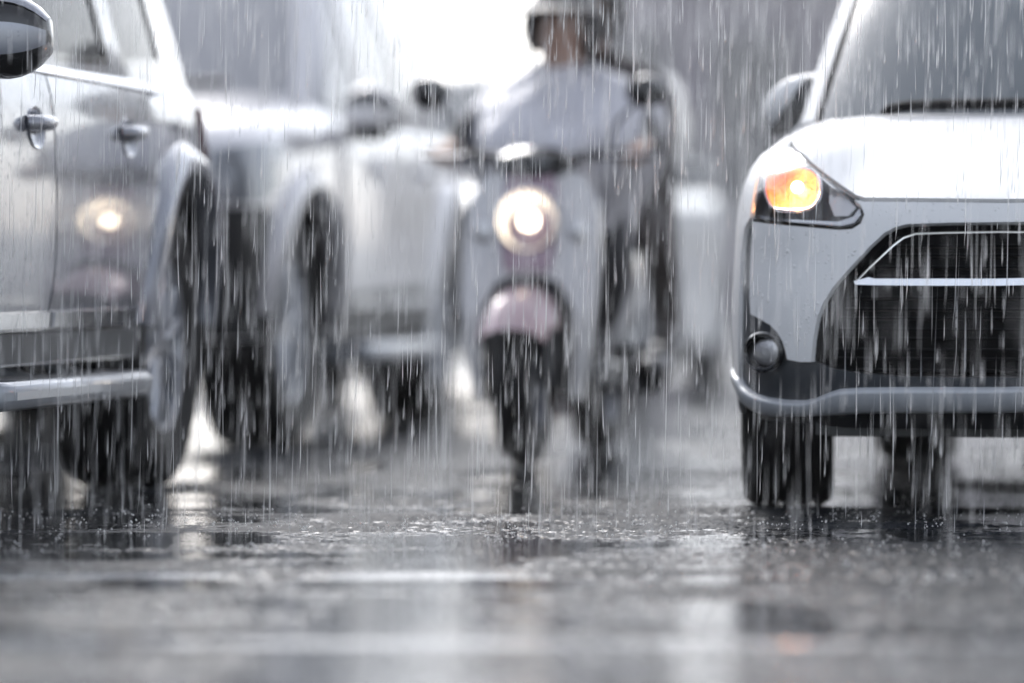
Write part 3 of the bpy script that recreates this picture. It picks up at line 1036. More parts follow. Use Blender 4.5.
rows = []
for i in range(N_ + 1):
    f = i / N_
    # match both edges by lateral parameter, not by length
    a0 = trim_top[0][0] + (0 - trim_top[0][0]) * f
    zt = float(np.interp(a0, [p[0] for p in trim_top], [p[1] for p in trim_top]))
    zl = float(np.interp(a0, [p[0] for p in trim_bot], [p[1] for p in trim_bot]))
    row = []
    for t, o_ in ((-0.03, -0.02), (0.0, 0.003), (0.04, 0.009), (0.12, 0.011), (0.5, 0.009), (0.8, 0.004), (0.95, -0.004), (1.0, -0.014), (1.0, -0.05)):
        row.append(C(a0, zt + (zl - zt) * t, o_))
    rows.append(row)
wrap = []
for da in (0.16, 0.12, 0.08, 0.04):
    zt, zl = trim_top[0][1], trim_bot[0][1]
    k = da / 0.16
    zt2, zl2 = zt + 0.02 * k, zl + 0.03 * k
    wrap.append([C(trim_top[0][0] - da, zt2 + (zl2 - zt2) * t, o_ * (1 - 0.3 * k)) for t, o_ in ((-0.03, -0.02), (0.0, 0.003), (0.04, 0.009), (0.12, 0.011), (0.5, 0.009), (0.8, 0.004), (0.95, -0.004), (1.0, -0.014), (1.0, -0.05))])
mt.rings(wrap + rows, False, False)
mt.mirror()
mt.build('skid_trim', M['satin_trim'], cc, angle=50)

# --- grille: recessed dark mesh, surround, slats, chrome line and bar
gpoly = grille_edge + grille_low[::-1][1:]
gpoly = grille_edge + list(reversed(grille_low))[0:]
gr = patch(MB(), C, gpoly, step=0.03, off=-0.055, thick=0.01, mirror=True).build('grille', M['grille_black'], cc)
m = MB()
# rim wall between the skin and the recess
rim = grille_edge + list(reversed(grille_low))
rows = [[C(a, z, -0.0165), C(a, z, -0.035), C(a, z, -0.056)] for a, z in resample(rim, 0.022, False)]
m.rings(rows, False, False)
m.mirror().build('grille_surround', M['grille_black'], gr)
gin = np.array(gpoly)
for y in np.arange(240, 376, 11.0):
    if 274 < y < 292: continue
    zc_ = centre(y)[1]
    # how far out the opening reaches at this height
    xs = [a for a, z in resample(gpoly, 0.01) if abs(z - zc_) < 0.008]
    if not xs: continue
    a0 = min(xs) + 0.045
    rows = []
    for i in range(25):
        a = a0 * (1 - i / 24)
        rows.append([C(a, zc_ + dz, o_) for dz, o_ in ((0.0035, -0.05), (0.0035, -0.036), (-0.0005, -0.033), (-0.004, -0.036), (-0.004, -0.05))])
    MB().rings(rows, False, False).mirror().build('grille_slat', M['grille_black'], gr)
cline = skin([(855, 281.5), (866, 270), (880, 256.5), (893, 244.5), (903, 237), (915, 233), (940, 232), (970, 231.5), (1000, 231)]) + [centre(231)]
m = MB().tube([C(a, z, -0.008) for a, z in resample(cline, 0.02, False)], 0.0028, 6)
m.mirror().build('grille_outline', M['chrome'], gr)
bar_t = skin([(854, 281.5), (862, 279.5), (869, 277.5), (875, 279), (920, 279), (1000, 279)]) + [centre(279)]
bar_b = [centre(286)] + skin([(1000, 286), (920, 286), (875, 285.5), (856, 285)])
patch(MB(), C, bar_t + bar_b, step=0.02, off=0.004, thick=0.022, mirror=True).build('chrome_bar', M['chrome'], gr, bevel=0.002)
patch(MB(), C, skin([(985, 240), (1010, 240)]) + [centre(240), centre(270)] + skin([(1010, 270), (985, 270)]), step=0.03, off=-0.02, thick=0.01, mirror=True) if False else None

# --- headlights (both), each with housing, reflector bowl, bezel, bulb and lens
LAMP_IN = Vector((0.42, 0.90, -0.10)).normalized()


def CL(a, z, off=0.0):
    """lamp parts sit behind the lens, straight back into the wing"""
    if off >= 0: return C(a, z, off)
    return C.raw(a, z) - LAMP_IN * off


for sg in (1, -1):
    def hb_(q, name_, mat, parent, **kw):
        if sg > 0: q.v = [(-x, y, z) for x, y, z in q.v]
        return q.build(name_, mat, parent, **kw)
    sh = [(a * 1.0, z) for a, z in head]
    c_ = np.array(sh).mean(0)
    ins = [tuple(c_ + (np.array(p) - c_) * 0.985) for p in sh]
    h = hb_(patch(MB(), CL, ins, step=0.02, off=-0.075, thick=0.006), 'headlight', M['gloss_black'], cc)
    rim_ = resample(ins, 0.015)
    hb_(MB().rings([[CL(a, z, -0.006), CL(a, z, -0.075)] for a, z in rim_ + rim_[:1]], False, False), 'housing_wall', M['black_plastic'], h)
    bez = skin([(760, 181), (762, 171), (769, 166), (790, 166), (806, 169), (814, 177), (816, 188), (814, 198), (808, 206), (797, 209.5), (780, 209.5), (768, 207), (762, 197)])
    bb = crom(bez, 4, True)
    hb_(MB().tube([CL(a, z, -0.022) for a, z in bb + bb[:2]], 0.0048, 8), 'bezel', M['chrome'], h)
    bc = np.array(bez).mean(0)
    rows = []
    for f, o_ in ((1.0, -0.023), (0.92, -0.038), (0.75, -0.052), (0.45, -0.060), (0.05, -0.062)):
        rows.append([CL(*(bc + (np.array(p) - bc) * f), o_) for p in bb + bb[:1]])
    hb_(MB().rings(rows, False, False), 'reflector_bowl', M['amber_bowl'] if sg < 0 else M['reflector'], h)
    lit = sg < 0
    m = MB()
    pc = CL(*on_skin(787, 185), -0.046)
    m.lathe([(-0.030, 0.0), (-0.024, 0.008), (-0.006, 0.014), (0.006, 0.014), (0.014, 0.010), (0.016, 0.0)], 'y', pc, 20)
    hb_(m, 'bulb', M['amber'] if lit else M['reflector'], h)
    # chrome lower strip and inner fin
    st = skin([(756, 215), (790, 219), (835, 221), (850, 216), (856, 208), (858, 214), (851, 222), (838, 225), (800, 222), (757, 218)])
    hb_(patch(MB(), CL, st, step=0.02, off=-0.014, thick=0.01), 'lamp_strip', M['chrome'], h)
    fin = skin([(822, 182), (836, 194), (846, 206), (838, 214), (824, 214), (819, 200)])
    hb_(patch(MB(), CL, fin, step=0.02, off=-0.045, thick=0.008), 'indicator_reflector', M['reflector'], h)
    upper = skin([(768, 160), (779, 151), (790, 148), (812, 170), (840, 192), (828, 187), (806, 166), (786, 162)])
    hb_(patch(MB(), CL, upper, step=0.02, off=-0.020, thick=0.008), 'lamp_brow', M['reflector'], h)
    hb_(patch(MB(), C, ins, step=0.02, off=0.002, thick=0.003), 'lens', M['lens'], h, angle=60)
    # fog light
    fc = on_skin(764.5, 352)
    fp = [on_skin(764.5 + 17.5 * math.cos(2 * math.pi * k / 28), 352 + 18 * math.sin(2 * math.pi * k / 28)) for k in range(28)]
    f = hb_(MB().tube([C(a, z, 0.002) for a, z in fp + fp[:2]], 0.0075, 8), 'fog_light', M['gloss_black'], cc)
    fcn = np.array(fp).mean(0)
    rows = [[C(*(fcn + (np.array(p) - fcn) * k), o_) for p in fp + fp[:1]] for k, o_ in ((0.95, -0.002), (0.78, -0.012), (0.74, -0.004))]
    hb_(MB().rings(rows, False, False), 'lamp_ring', M['black_plastic'], f)
    rows = [[C(*(fcn + (np.array(p) - fcn) * k), o_) for p in fp + fp[:1]] for k, o_ in ((0.74, -0.005), (0.55, 0.001), (0.3, 0.004), (0.02, 0.005))]
    hb_(MB().rings(rows, False, False), 'lens', M['reflector'], f)

# --- cabin
belt = [(0, 0.13, 0.975), (0.42, 0.17, 0.975), (0.70, 0.34, 0.968), (0.752, 0.62, 0.945), (0.775, 1.3, 0.945), (0.775, 2.1, 0.96), (0.77, 2.75, 0.97), (0.70, 3.05, 0.97), (0.42, 3.18, 0.97), (0, 3.2, 0.97)]
roof = [(0, 0.98, 1.62), (0.40, 1.02, 1.61), (0.575, 1.14, 1.585), (0.615, 1.3, 1.59), (0.625, 1.7, 1.62), (0.625, 2.2, 1.625), (0.62, 2.7, 1.61), (0.56, 2.95, 1.6), (0.35, 3.03, 1.6), (0, 3.05, 1.6)]
GC = Cabin(belt, roof, 0.025)
KC = lambda v, t: GC.k_of_v(v, t, 2.1, 7.0)
fr, rr = 1.92, 7.9
side = [[(KC(0.62, 0.06), 0.05), (KC(1.42, 0.05), 0.05), (KC(1.42, 0.86), 0.86), (KC(1.16, 0.86), 0.86)],
        [(KC(1.52, 0.05), 0.05), (KC(2.6, 0.05), 0.06), (KC(2.55, 0.86), 0.86), (KC(1.52, 0.86), 0.86)]]
m = MB()
km = GC.n - 1
patch(m, GC, [(0, -0.0), (km, 0), (km, 0.06), (rr, 0.06), (rr, 0.94), (km, 0.94), (km, 1), (0, 1), (0, 0.965), (fr, 0.965), (fr, 0.0), (0, 0.0)][1:], side, step=0.06, thick=0.02, mirror=True)
GC.cap(m, 0.04)
m.build('cabin', M['white_paint'], cc, angle=45)
ws = patch(MB(), GC, [(0, 0.0), (fr - 0.09, 0.0), (fr - 0.09, 0.94), (0, 0.94)], step=0.06, off=-0.004, thick=0.004, mirror=True).build('windscreen', M['windscreen'], cc)
for sg in (1, -1):
    q = patch(MB(), GC, [(fr - 0.075, 0.0), (fr + 0.003, 0.0), (fr + 0.003, 0.96), (fr - 0.075, 0.96)], step=0.03, off=-0.001, thick=0.012)
    if sg < 0: q.v = [(-x, y, z) for x, y, z in q.v]
    q.build('screen_seal', M['grille_black'], ws)
patch(MB(), GC, [(rr, 0.06), (km, 0.06), (km, 0.94), (rr, 0.94)], step=0.08, off=-0.006, thick=0.004, mirror=True).build('rear_window', M['glass'], cc)
for w in side:
    for sg in (1, -1):
        q = patch(MB(), GC, w, step=0.07, off=-0.006, thick=0.004)
        if sg < 0: q.v = [(-x, y, z) for x, y, z in q.v]
        q.build('side_window', M['glass'], cc)
# cowl panel under the wipers
m = MB()
rows = []
for i in range(31):
    u = -0.68 + 1.36 * i / 30
    k = abs(u) / 0.68
    v0 = 0.04 + 0.16 * k * k
    z0 = 0.955 - 0.01 * k
    rows.append([(u, v0, z0), (u, v0 + 0.05, z0 - 0.004), (u, v0 + 0.10, z0 + 0.016)])
m.rings(rows, False, False).build('cowl_panel', M['black_plastic'], cc)
# wipers: arm and blade
for sh_ in (0.0, 0.60):
    pts = [Vector(p) for p in ((-0.50 + sh_, 0.165, 0.983), (-0.455 + sh_, 0.150, 0.995), (-0.40 + sh_, 0.135, 1.000), (-0.2 + sh_, 0.11, 1.002), (0.08 + sh_, 0.115, 1.000))]
    pp = crom(pts, 5)
    w = MB().tube(pp, [0.003, 0.007, 0.011] + [0.014] * (len(pp) - 5) + [0.014, 0.010], 8)
    wo = w.build('wiper', M['grille_black'], cc)
    MB().tube([(x, y - 0.014, z + 0.003) for x, y, z in pp[6:]], 0.008, 6).build('wiper_blade', M['grille_black'], wo)
# mirrors
for sg in (1, -1):
    def mir(q, name_, mat, parent, **kw):
        if sg > 0: q.v = [(-x, y, z) for x, y, z in q.v]
        return q.build(name_, mat, parent, **kw)
    m = MB(); m2 = MB()
    c0 = Vector((0.80, 0.62, 1.035))
    rings, dark = [], []
    for i in range(13):
        t = i / 12
        u = 0.70 + 0.165 * t
        f = max(0.05, 1 - max(0, (t - 0.35) / 0.65) ** 2.4) ** 0.6
        zc_ = 1.03 - 0.02 * t
        hh = 0.072 * f + 0.004
        row = []
        for k in range(24):
            a = 2 * math.pi * k / 24
            row.append((u, 0.62 + 0.06 * math.cos(a) * f + 0.05 * t, zc_ + hh * math.sin(a)))
        rings.append(row)
    mm = mir(MB().rings(rings), 'side_mirror', M['white_paint'], cc, angle=50)
    # dark inner half of the shell, foot of the mirror
    rows = []
    for i in range(9):
        t = i / 8
        u = 0.685 + 0.105 * t
        row = []
        for k in range(24):
            a = 2 * math.pi * k / 24
            s2 = 1.05 - 0.45 * t * (math.sin(a) > -2)
            row.append((u + 0.055 * (math.sin(a) * -0.9), 0.615 + 0.064 * math.cos(a), 1.018 + 0.076 * math.sin(a)))
        rows.append(row)
    mir(MB().rings(rows), 'mirror_base', M['black_plastic'], mm, angle=50)
    mir(MB().tube([(0.72, 0.62, 0.955), (0.755, 0.615, 0.985), (0.77, 0.615, 1.02)], [0.04, 0.034, 0.04], 12), 'mirror_arm', M['black_plastic'], mm)
# doors with handles
for sg in (1, -1):
    for poly in ([(0.62, 0.30), (1.46, 0.30), (1.46, 0.93), (0.66, 0.93), (0.60, 0.8)], [(1.475, 0.30), (2.34, 0.30), (2.36, 0.6), (2.5, 0.75), (2.5, 0.935), (1.475, 0.93)]):
        q = patch(MB(), C, flank(C, poly), step=0.06, off=0.005, thick=0.008)
        if sg < 0: q.v = [(-x, y, z) for x, y, z in q.v]
        d = q.build('door', M['white_paint'], cc, angle=45)
        v = max(p[0] for p in poly) - 0.2
        p = C(C.a_of_v(v), 0.80, 0.01)
        q = MB().tube(crom([(p.x, p.y - 0.08, p.z), (p.x + 0.03, p.y, p.z), (p.x, p.y + 0.08, p.z)], 5), 0.014, 8)
        if sg < 0: q.v = [(-x, y, z) for x, y, z in q.v]
        q.build('door_handle', M['white_paint'], d)
    La = C.L
    q = patch(MB(), C, [(C.a_of_v(2.95), 0.6), (La - 0.5, 0.6), (La - 0.5, 0.9), (C.a_of_v(2.9), 0.9)], step=0.05, off=0.01, thick=0.02)
    if sg < 0: q.v = [(-x, y, z) for x, y, z in q.v]
    q.build('tail_light', M['tail_red'], cc)
MB().prism([(0.55, -0.5), (0.55, 3.0), (-0.55, 3.0), (-0.55, -0.5)], 0.19, 0.40).build('underbody', M['black_plastic'], cc, smooth=False)
for v in (0, 2.75): MB().tube([(-0.64, v, 0.30), (0.64, v, 0.30)], 0.045).build('axle', M['engine'], cc)
for v in (0, 2.75):
    for sg in (1, -1):
        ml = MB()
        rw = []
        for k in range(25):
            q = math.pi * k / 24
            rw.append([(sg * 0.78, v + 0.353 * math.cos(q), 0.315 + 0.353 * math.sin(q)), (sg * 0.50, v + 0.353 * math.cos(q), 0.315 + 0.353 * math.sin(q))])
        ml.rings(rw, False, False).build('wheel_liner', M['black_plastic'], cc)
for v in (0, 2.75):
    for sg in (1, -1):
        make_wheel(cc, sg * (0.708 if v == 0 else 0.69), v, 0.315, 0.225, 0.19, sg, 7, R(7) if v == 0 else 0)
ld = bpy.data.lights.new('headlight_glow', 'POINT')
ld.energy = 0.7
ld.color = (1.0, 0.40, 0.13)
ld.shadow_soft_size = 0.018
lo = bpy.data.objects.new('headlight_glow', ld)
COL.objects.link(lo)
lo.parent = cc
lo.location = CL(*on_skin(784, 183), -0.018)
tag(cc, 'white compact car with a glowing amber headlight and black grille, right edge of the photo', 'car')

# ================================================================== scooter
sc = empty('motor_scooter')


def scoot_wheel(v, r, w):
    root = empty('wheel', sc, (0, v, r))
    h = w / 2
    prof = [(-h * 0.7, r * 0.62), (-h, r * 0.78), (-h * 0.9, r * 0.9), (-h * 0.5, r * 0.98), (0, r), (h * 0.5, r * 0.98), (h * 0.9, r * 0.9), (h, r * 0.78), (h * 0.7, r * 0.62)]
    MB().lathe(prof, 'x', n=48).build('tyre', M['rubber'], root)
    m = MB().lathe([(-h * 0.7, r * 0.62), (-h * 0.3, r * 0.56), (h * 0.3, r * 0.56), (h * 0.7, r * 0.62)], 'x', n=40)
    m.lathe([(-h * 0.6, 0), (-h * 0.6, r * 0.15), (h * 0.6, r * 0.15), (h * 0.6, 0)], 'x', n=20)
    for i in range(5):
        rot = Matrix.Rotation(2 * math.pi * i / 5, 3, 'X')
        m.tube([rot @ Vector((0, 0, r * 0.12)), rot @ Vector((0, 0, r * 0.58))], [0.018, 0.013], 8)
    m.build('rim', M['alloy'], root)


scoot_wheel(0.0, 0.235, 0.115)
scoot_wheel(1.27, 0.235, 0.12)
# front fender: pinkish hood over the wheel
rows = []
for i in range(17):
    q = R(200 - 165 * i / 16)
    c, s_ = math.cos(q), math.sin(q)
    row = []
    for k in range(9):
        t = -1 + 2 * k / 8
        rr_ = 0.285 + 0.02 * (1 - t * t) - 0.05 * abs(t) ** 3
        row.append((0.105 * t, -rr_ * 1.02 * c * -1 * -1 if False else rr_ * c, 0.235 + rr_ * s_))
    rows.append(row)
MB().rings([[(x, -y, z) for x, y, z in r_] for r_ in rows], False, False).build('front_fender', M['pink_panel'], sc)
# nose fairing cap over the fender (pink dome)
rows = []
for i in range(9):
    t = i / 8
    rr_ = math.sqrt(max(0.0, 1 - t ** 2.2))
    rows.append([(0.115 * rr_ * math.cos(a), -0.02 - 0.14 * (1 - 0.3 * t) * rr_ * abs(math.sin(a)) ** 0.8 * (1 if math.sin(a) > 0 else -0.3), 0.41 + 0.13 * t) for a in [2 * math.pi * k / 24 for k in range(24)]])
MB().rings(rows).build('nose_cone', M['pink_panel'], sc, angle=60)
m = MB()
for sg in (1, -1):
    m.tube([(sg * 0.075, 0.0, 0.235), (sg * 0.075, 0.05, 0.42), (sg * 0.06, 0.12, 0.60)], [0.024, 0.026, 0.03], 10)
m.build('front_fork', M['engine'], sc)
# leg shield: white shell with an arch over the wheel
outl = [(0.0, 0.90), (0.10, 0.895), (0.165, 0.86), (0.20, 0.78), (0.208, 0.66), (0.205, 0.5), (0.19, 0.34), (0.165, 0.20), (0.135, 0.20), (0.145, 0.36), (0.14, 0.47), (0.10, 0.545), (0.05, 0.565), (0.0, 0.57)]
full = outl + [(-x, z) for x, z in outl[-2:0:-1]]


def shield(u, z, off=0.0):
    y = 0.02 + 1.1 * u * u + 0.28 * (z - 0.45) if z > 0.45 else 0.02 + 1.1 * u * u
    return Vector((u, y - off, z))


patch(MB(), shield, full, step=0.025, off=0, thick=0.03).build('leg_shield', M['scooter_white'], sc, angle=40, bevel=0.004)
cen = [(0.0, 0.89), (0.065, 0.88), (0.085, 0.80), (0.085, 0.66), (0.07, 0.585), (0.0, 0.58)]
patch(MB(), shield, cen + [(-x, z) for x, z in cen[-2:0:-1]], step=0.025, off=0.018, thick=0.03).build('centre_panel', M['wine_panel'], sc, angle=40, bevel=0.004)
# black wheel well behind the shield
well = [(0.15, 0.18), (0.16, 0.40), (0.14, 0.50), (0.0, 0.56), (-0.14, 0.50), (-0.16, 0.40), (-0.15, 0.18), (-0.06, 0.22), (-0.06, 0.3), (0.06, 0.3), (0.06, 0.22)]
MB().prism(well, 0.16, 0.26, (0, 2, 1)).build('wheel_well', M['black_plastic'], sc, smooth=False)
# headlamp
hp = shield(0, 0.735, 0.03)
h = MB().lathe([(0.03, 0.10), (-0.012, 0.098), (-0.02, 0.09), (-0.01, 0.085), (0.02, 0.07), (0.04, 0.035), (0.045, 0.0)], 'y', hp, 32).build('headlight', M['reflector'], sc)
MB().lathe([(-0.008, 0.086), (-0.022, 0.06), (-0.028, 0.03), (-0.03, 0.0)], 'y', hp, 28).build('lens', M['lens'], h)
MB().lathe([(0.04, 0.0), (0.03, 0.022), (0.005, 0.030), (-0.012, 0.018), (-0.016, 0.0)], 'y', hp, 20).build('bulb', M['headlamp_on'], h)
for sg in (1, -1):
    p = shield(0.15 * sg, 0.70, 0.012)
    MB().lathe([(0.02, 0.03), (-0.012, 0.028), (-0.02, 0.0)], 'y', p, 16).build('indicator_light', M['reflector'], sc)
# handlebar with cowl, grips, levers, mirrors
MB().rings([[(0.13 * math.cos(a) * f, 0.19 + 0.10 * math.sin(a) * f, z) for a in [2 * math.pi * k / 20 for k in range(20)]] for z, f in ((0.86, 0.7), (0.89, 1.0), (0.93, 0.95), (0.955, 0.6))]).build('handlebar_cowl', M['gloss_black'], sc)
hbar = MB().tube(crom([(-0.35, 0.30, 0.945), (-0.2, 0.22, 0.935), (0, 0.19, 0.92), (0.2, 0.22, 0.935), (0.35, 0.30, 0.945)], 6), 0.014, 10).build('handlebar', M['engine'], sc)
for sg in (1, -1):
    MB().tube([(sg * 0.235, 0.237, 0.937), (sg * 0.36, 0.305, 0.946)], 0.02, 12).build('grip', M['rubber'], hbar)
    MB().tube(crom([(sg * 0.21, 0.19, 0.935), (sg * 0.27, 0.185, 0.93), (sg * 0.36, 0.235, 0.935)], 4), 0.007, 8).build('brake_lever', M['steel'], hbar)
    mo = MB().tube(crom([(sg * 0.21, 0.22, 0.94), (sg * 0.25, 0.19, 1.03), (sg * 0.31, 0.2, 1.09)], 5), 0.006, 8).build('mirror_stem', M['engine'], sc)
    MB().rings([[(sg * (0.335 + 0.062 * math.cos(a) * f), 0.2 + dy, 1.125 + 0.052 * math.sin(a) * f) for a in [2 * math.pi * k / 20 for k in range(20)]] for dy, f in ((-0.03, 0.5), (-0.022, 0.85), (0, 1.0), (0.012, 0.98))]).build('mirror', M['gloss_black'], mo)
# floorboard, body, seat, tail, engine, exhaust
MB().rings([[(x * w_, v, z) for x, z in ((-0.19, 0.24), (0.19, 0.24), (0.20, 0.29), (0.16, 0.31), (-0.16, 0.31), (-0.20, 0.29))] for v, w_ in ((0.22, 0.7), (0.3, 1), (0.6, 1), (0.68, 0.9))]).build('floorboard', M['grey_plastic'], sc, bevel=0.005)
rows = []
for v, w_, z0, z1 in ((0.60, 0.13, 0.27, 0.62), (0.66, 0.18, 0.28, 0.70), (0.85, 0.20, 0.36, 0.73), (1.1, 0.19, 0.42, 0.75), (1.35, 0.15, 0.50, 0.77), (1.55, 0.09, 0.60, 0.78), (1.62, 0.04, 0.68, 0.77)):
    rows.append([(w_ * math.copysign(abs(math.cos(a)) ** 0.6, math.cos(a)), v, (z0 + z1) / 2 + (z1 - z0) / 2 * math.copysign(abs(math.sin(a)) ** 0.6, math.sin(a))) for a in [2 * math.pi * k / 24 for k in range(24)]])
MB().rings(rows).build('rear_body', M['scooter_white'], sc, angle=60)
rows = []
for v, w_, z0, z1 in ((0.58, 0.08, 0.70, 0.74), (0.64, 0.14, 0.70, 0.775), (0.85, 0.155, 0.71, 0.785), (1.02, 0.15, 0.73, 0.80), (1.1, 0.15, 0.74, 0.835), (1.4, 0.13, 0.76, 0.84), (1.5, 0.07, 0.77, 0.82)):
    rows.append([(w_ * math.copysign(abs(math.cos(a)) ** 0.6, math.cos(a)), v, (z0 + z1) / 2 + (z1 - z0) / 2 * math.copysign(abs(math.sin(a)) ** 0.7, math.sin(a))) for a in [2 * math.pi * k / 24 for k in range(24)]])
MB().rings(rows).build('seat', M['black_plastic'], sc, angle=60)
MB().box((-0.10, 1.08, 0.30), (0.16, 0.34, 0.16)).box((-0.11, 1.27, 0.25), (0.10, 0.22, 0.12)).build('engine', M['engine'], sc, bevel=0.02)
m = MB().tube(crom([(0.08, 0.95, 0.22), (0.15, 1.05, 0.20), (0.20, 1.15, 0.24)], 5), 0.022, 10)
m.tube(crom([(0.20, 1.08, 0.24), (0.205, 1.15, 0.26), (0.205, 1.45, 0.33), (0.205, 1.62, 0.37)], 5), [0.03] + [0.058] * 13 + [0.05, 0.03], 14)
m.build('exhaust', M['engine'], sc, angle=60)
MB().tube([(-0.30, 1.02, 0.33), (0.30, 1.02, 0.33)], 0.013, 8).build('footrest', M['rubber'], sc)
MB().tube([(0.05, 1.5, 0.72), (0.05, 1.66, 0.70), (-0.05, 1.66, 0.70), (-0.05, 1.5, 0.72)], 0.012, 8).build('grab_rail', M['steel'], sc)
MB().box((0, 1.64, 0.64), (0.14, 0.03, 0.08)).build('tail_light', M['tail_red'], sc, bevel=0.01)
SY = R(11)
place(sc, 524, 15.0, 0, 0, SY)
tag(sc, 'white scooter with a lit round headlight and pinkish front fender carrying two people', 'scooter')


# ------------------------------------------------------------------ people
def skin_mesh(name, joints, bones, mat, parent, root_j, sub=2, mats=None):
    names = list(joints)
    me = bpy.data.meshes.new(name)
    me.from_pydata([joints[n][:3] for n in names], [(names.index(a), names.index(b_)) for a, b_ in bones], [])
    o = bpy.data.objects.new(name, me)
    COL.objects.link(o)
    md = o.modifiers.new('skin', 'SKIN')
    md.use_smooth_shade = True
    for i, n in enumerate(names):
        j = joints[n]
        rr_ = j[3] if isinstance(j[3], tuple) else (j[3], j[3])
        me.skin_vertices[0].data[i].radius = rr_
    me.skin_vertices[0].data[names.index(root_j)].use_root = True
    s_ = o.modifiers.new('sub', 'SUBSURF')
    s_.levels = s_.render_levels = sub
    dg = bpy.context.evaluated_depsgraph_get()
    dg.update()
    nm = bpy.data.meshes.new_from_object(o.evaluated_get(dg))
    o.modifiers.clear()
    o.data = nm
    nm.name = name
    nm.materials.clear()
    nm.materials.append(mat)
    nm.shade_smooth()
    o.parent = parent
    return o


def head_mesh(mb, c, yaw_down=0.0):
    """a head with brow, nose, mouth and chin, looking along -v"""
    rows = []
    n, mrows = 28, 22
    for i in range(mrows + 1):
        t = i / mrows
        z = -0.115 + 0.235 * t
        w_ = 0.076 * math.sqrt(max(0, 1 - abs((z - 0.02) / 0.137) ** 2.4)) if z > -0.06 else 0.076 * math.sqrt(max(0, 1 - abs((-0.06 - 0.02) / 0.137) ** 2.4)) * (1 - ((-0.06 - z) / 0.075) ** 2 * 0.75)
        d_ = w_ * 1.25
        row = []
        for k in range(n):
            a = 2 * math.pi * k / n
            x, y = w_ * math.sin(a), -d_ * math.cos(a)
            if math.cos(a) > 0:
                ax = abs(x)
                if ax < 0.018 and -0.045 < z < 0.02: y -= 0.024 * (1 - ax / 0.018) * (1 - abs((z + 0.025) / 0.045))   # nose
                if 0.018 < ax < 0.046 and 0.0 < z < 0.028: y += 0.009                                                # eye sockets
                if ax < 0.028 and abs(z + 0.068) < 0.012: y -= 0.005                                                 # lips
                if ax < 0.06 and 0.028 < z < 0.045: y -= 0.004                                                       # brow
            row.append((c[0] + x, c[1] + y, c[2] + z))
        rows.append(row)
    mb.rings(rows)
    for sg in (1, -1):
        mb.rings([[(c[0] + sg * (0.074 + dx), c[1] + 0.005 + 0.014 * f * math.cos(a), c[2] - 0.01 + 0.03 * f * math.sin(a)) for a in [2 * math.pi * k / 12 for k in range(12)]] for dx, f in ((-0.006, 0.9), (0.008, 1.0), (0.012, 0.6))])
    return mb


def add_hand(J, B, wrist, tag_, sgn, direction, down):
    """palm, four fingers closed round a bar and a thumb from the palm's side"""
    w = Vector(J[wrist][:3]); d = Vector(direction).normalized(); dn = Vector(down).normalized(); s_ = d.cross(dn).normalized() * sgn
    palm = w + d * 0.055
    J[tag_ + 'palm'] = (*palm, (0.030, 0.018)); B.append((wrist, tag_ + 'palm'))
    for i, (off, L_) in enumerate(((-0.027, 0.030), (-0.009, 0.034), (0.009, 0.032), (0.027, 0.025))):
        k0 = palm + d * 0.035 + s_ * off
        k1 = k0 + d * L_ * 0.6 + dn * L_ * 0.6
        k2 = k1 + dn * L_ * 0.7 - d * L_ * 0.3
        k3 = k2 - d * L_ * 0.7
        for nm, p, r_ in (('a', k0, 0.010), ('b', k1, 0.009), ('c', k2, 0.0085), ('d', k3, 0.0075)):
            J[f'{tag_}f{i}{nm}'] = (*p, r_)
        B += [(tag_ + 'palm', f'{tag_}f{i}a'), (f'{tag_}f{i}a', f'{tag_}f{i}b'), (f'{tag_}f{i}b', f'{tag_}f{i}c'), (f'{tag_}f{i}c', f'{tag_}f{i}d')]
    t0 = w + d * 0.03 - s_ * 0.03 + dn * 0.012
    t1 = t0 + d * 0.028 - s_ * 0.012 + dn * 0.02
    t2 = t1 + d * 0.024 + dn * 0.014
    for nm, p, r_ in (('t0', t0, 0.013), ('t1', t1, 0.011), ('t2', t2, 0.009)):
        J[tag_ + nm] = (*p, r_)
    B += [(wrist, tag_ + 't0'), (tag_ + 't0', tag_ + 't1'), (tag_ + 't1', tag_ + 't2')]


def person(parent_loc, yaw, cfg):
    root = empty('person', None, parent_loc, -yaw)
    J, B = cfg['joints'], cfg['bones']
    body = skin_mesh('body', J, B, cfg['body_mat'], root, 'pelvis')
    # head joins the neck: same mesh
    hm = head_mesh(MB(), cfg['head'])
    me = bpy.data.meshes.new('head')
    me.from_pydata(hm.v, [], hm.f)
    bm = bmesh.new()
    bm.from_mesh(body.data)
    nb = len(bm.faces)
    bm.from_mesh(me)
    for f in bm.faces: f.smooth = True
    bm.faces.ensure_lookup_table()
    for i in range(nb, len(bm.faces)): bm.faces[i].material_index = 1
    hands = [Vector(J[k][:3]) for k in J if k.endswith('palm')]
    neck = Vector(J['neck'][:3])
    for f in list(bm.faces)[:nb]:
        c = f.calc_center_median()
        if any((c - h_).length < 0.10 for h_ in hands) or c.z > neck.z - 0.01: f.material_index = 1
    bmesh.ops.recalc_face_normals(bm, faces=bm.faces)
    bm.to_mesh(body.data)
    bm.free()
    bpy.data.meshes.remove(me)
    body.data.materials.append(M['skin'])
    return root, body


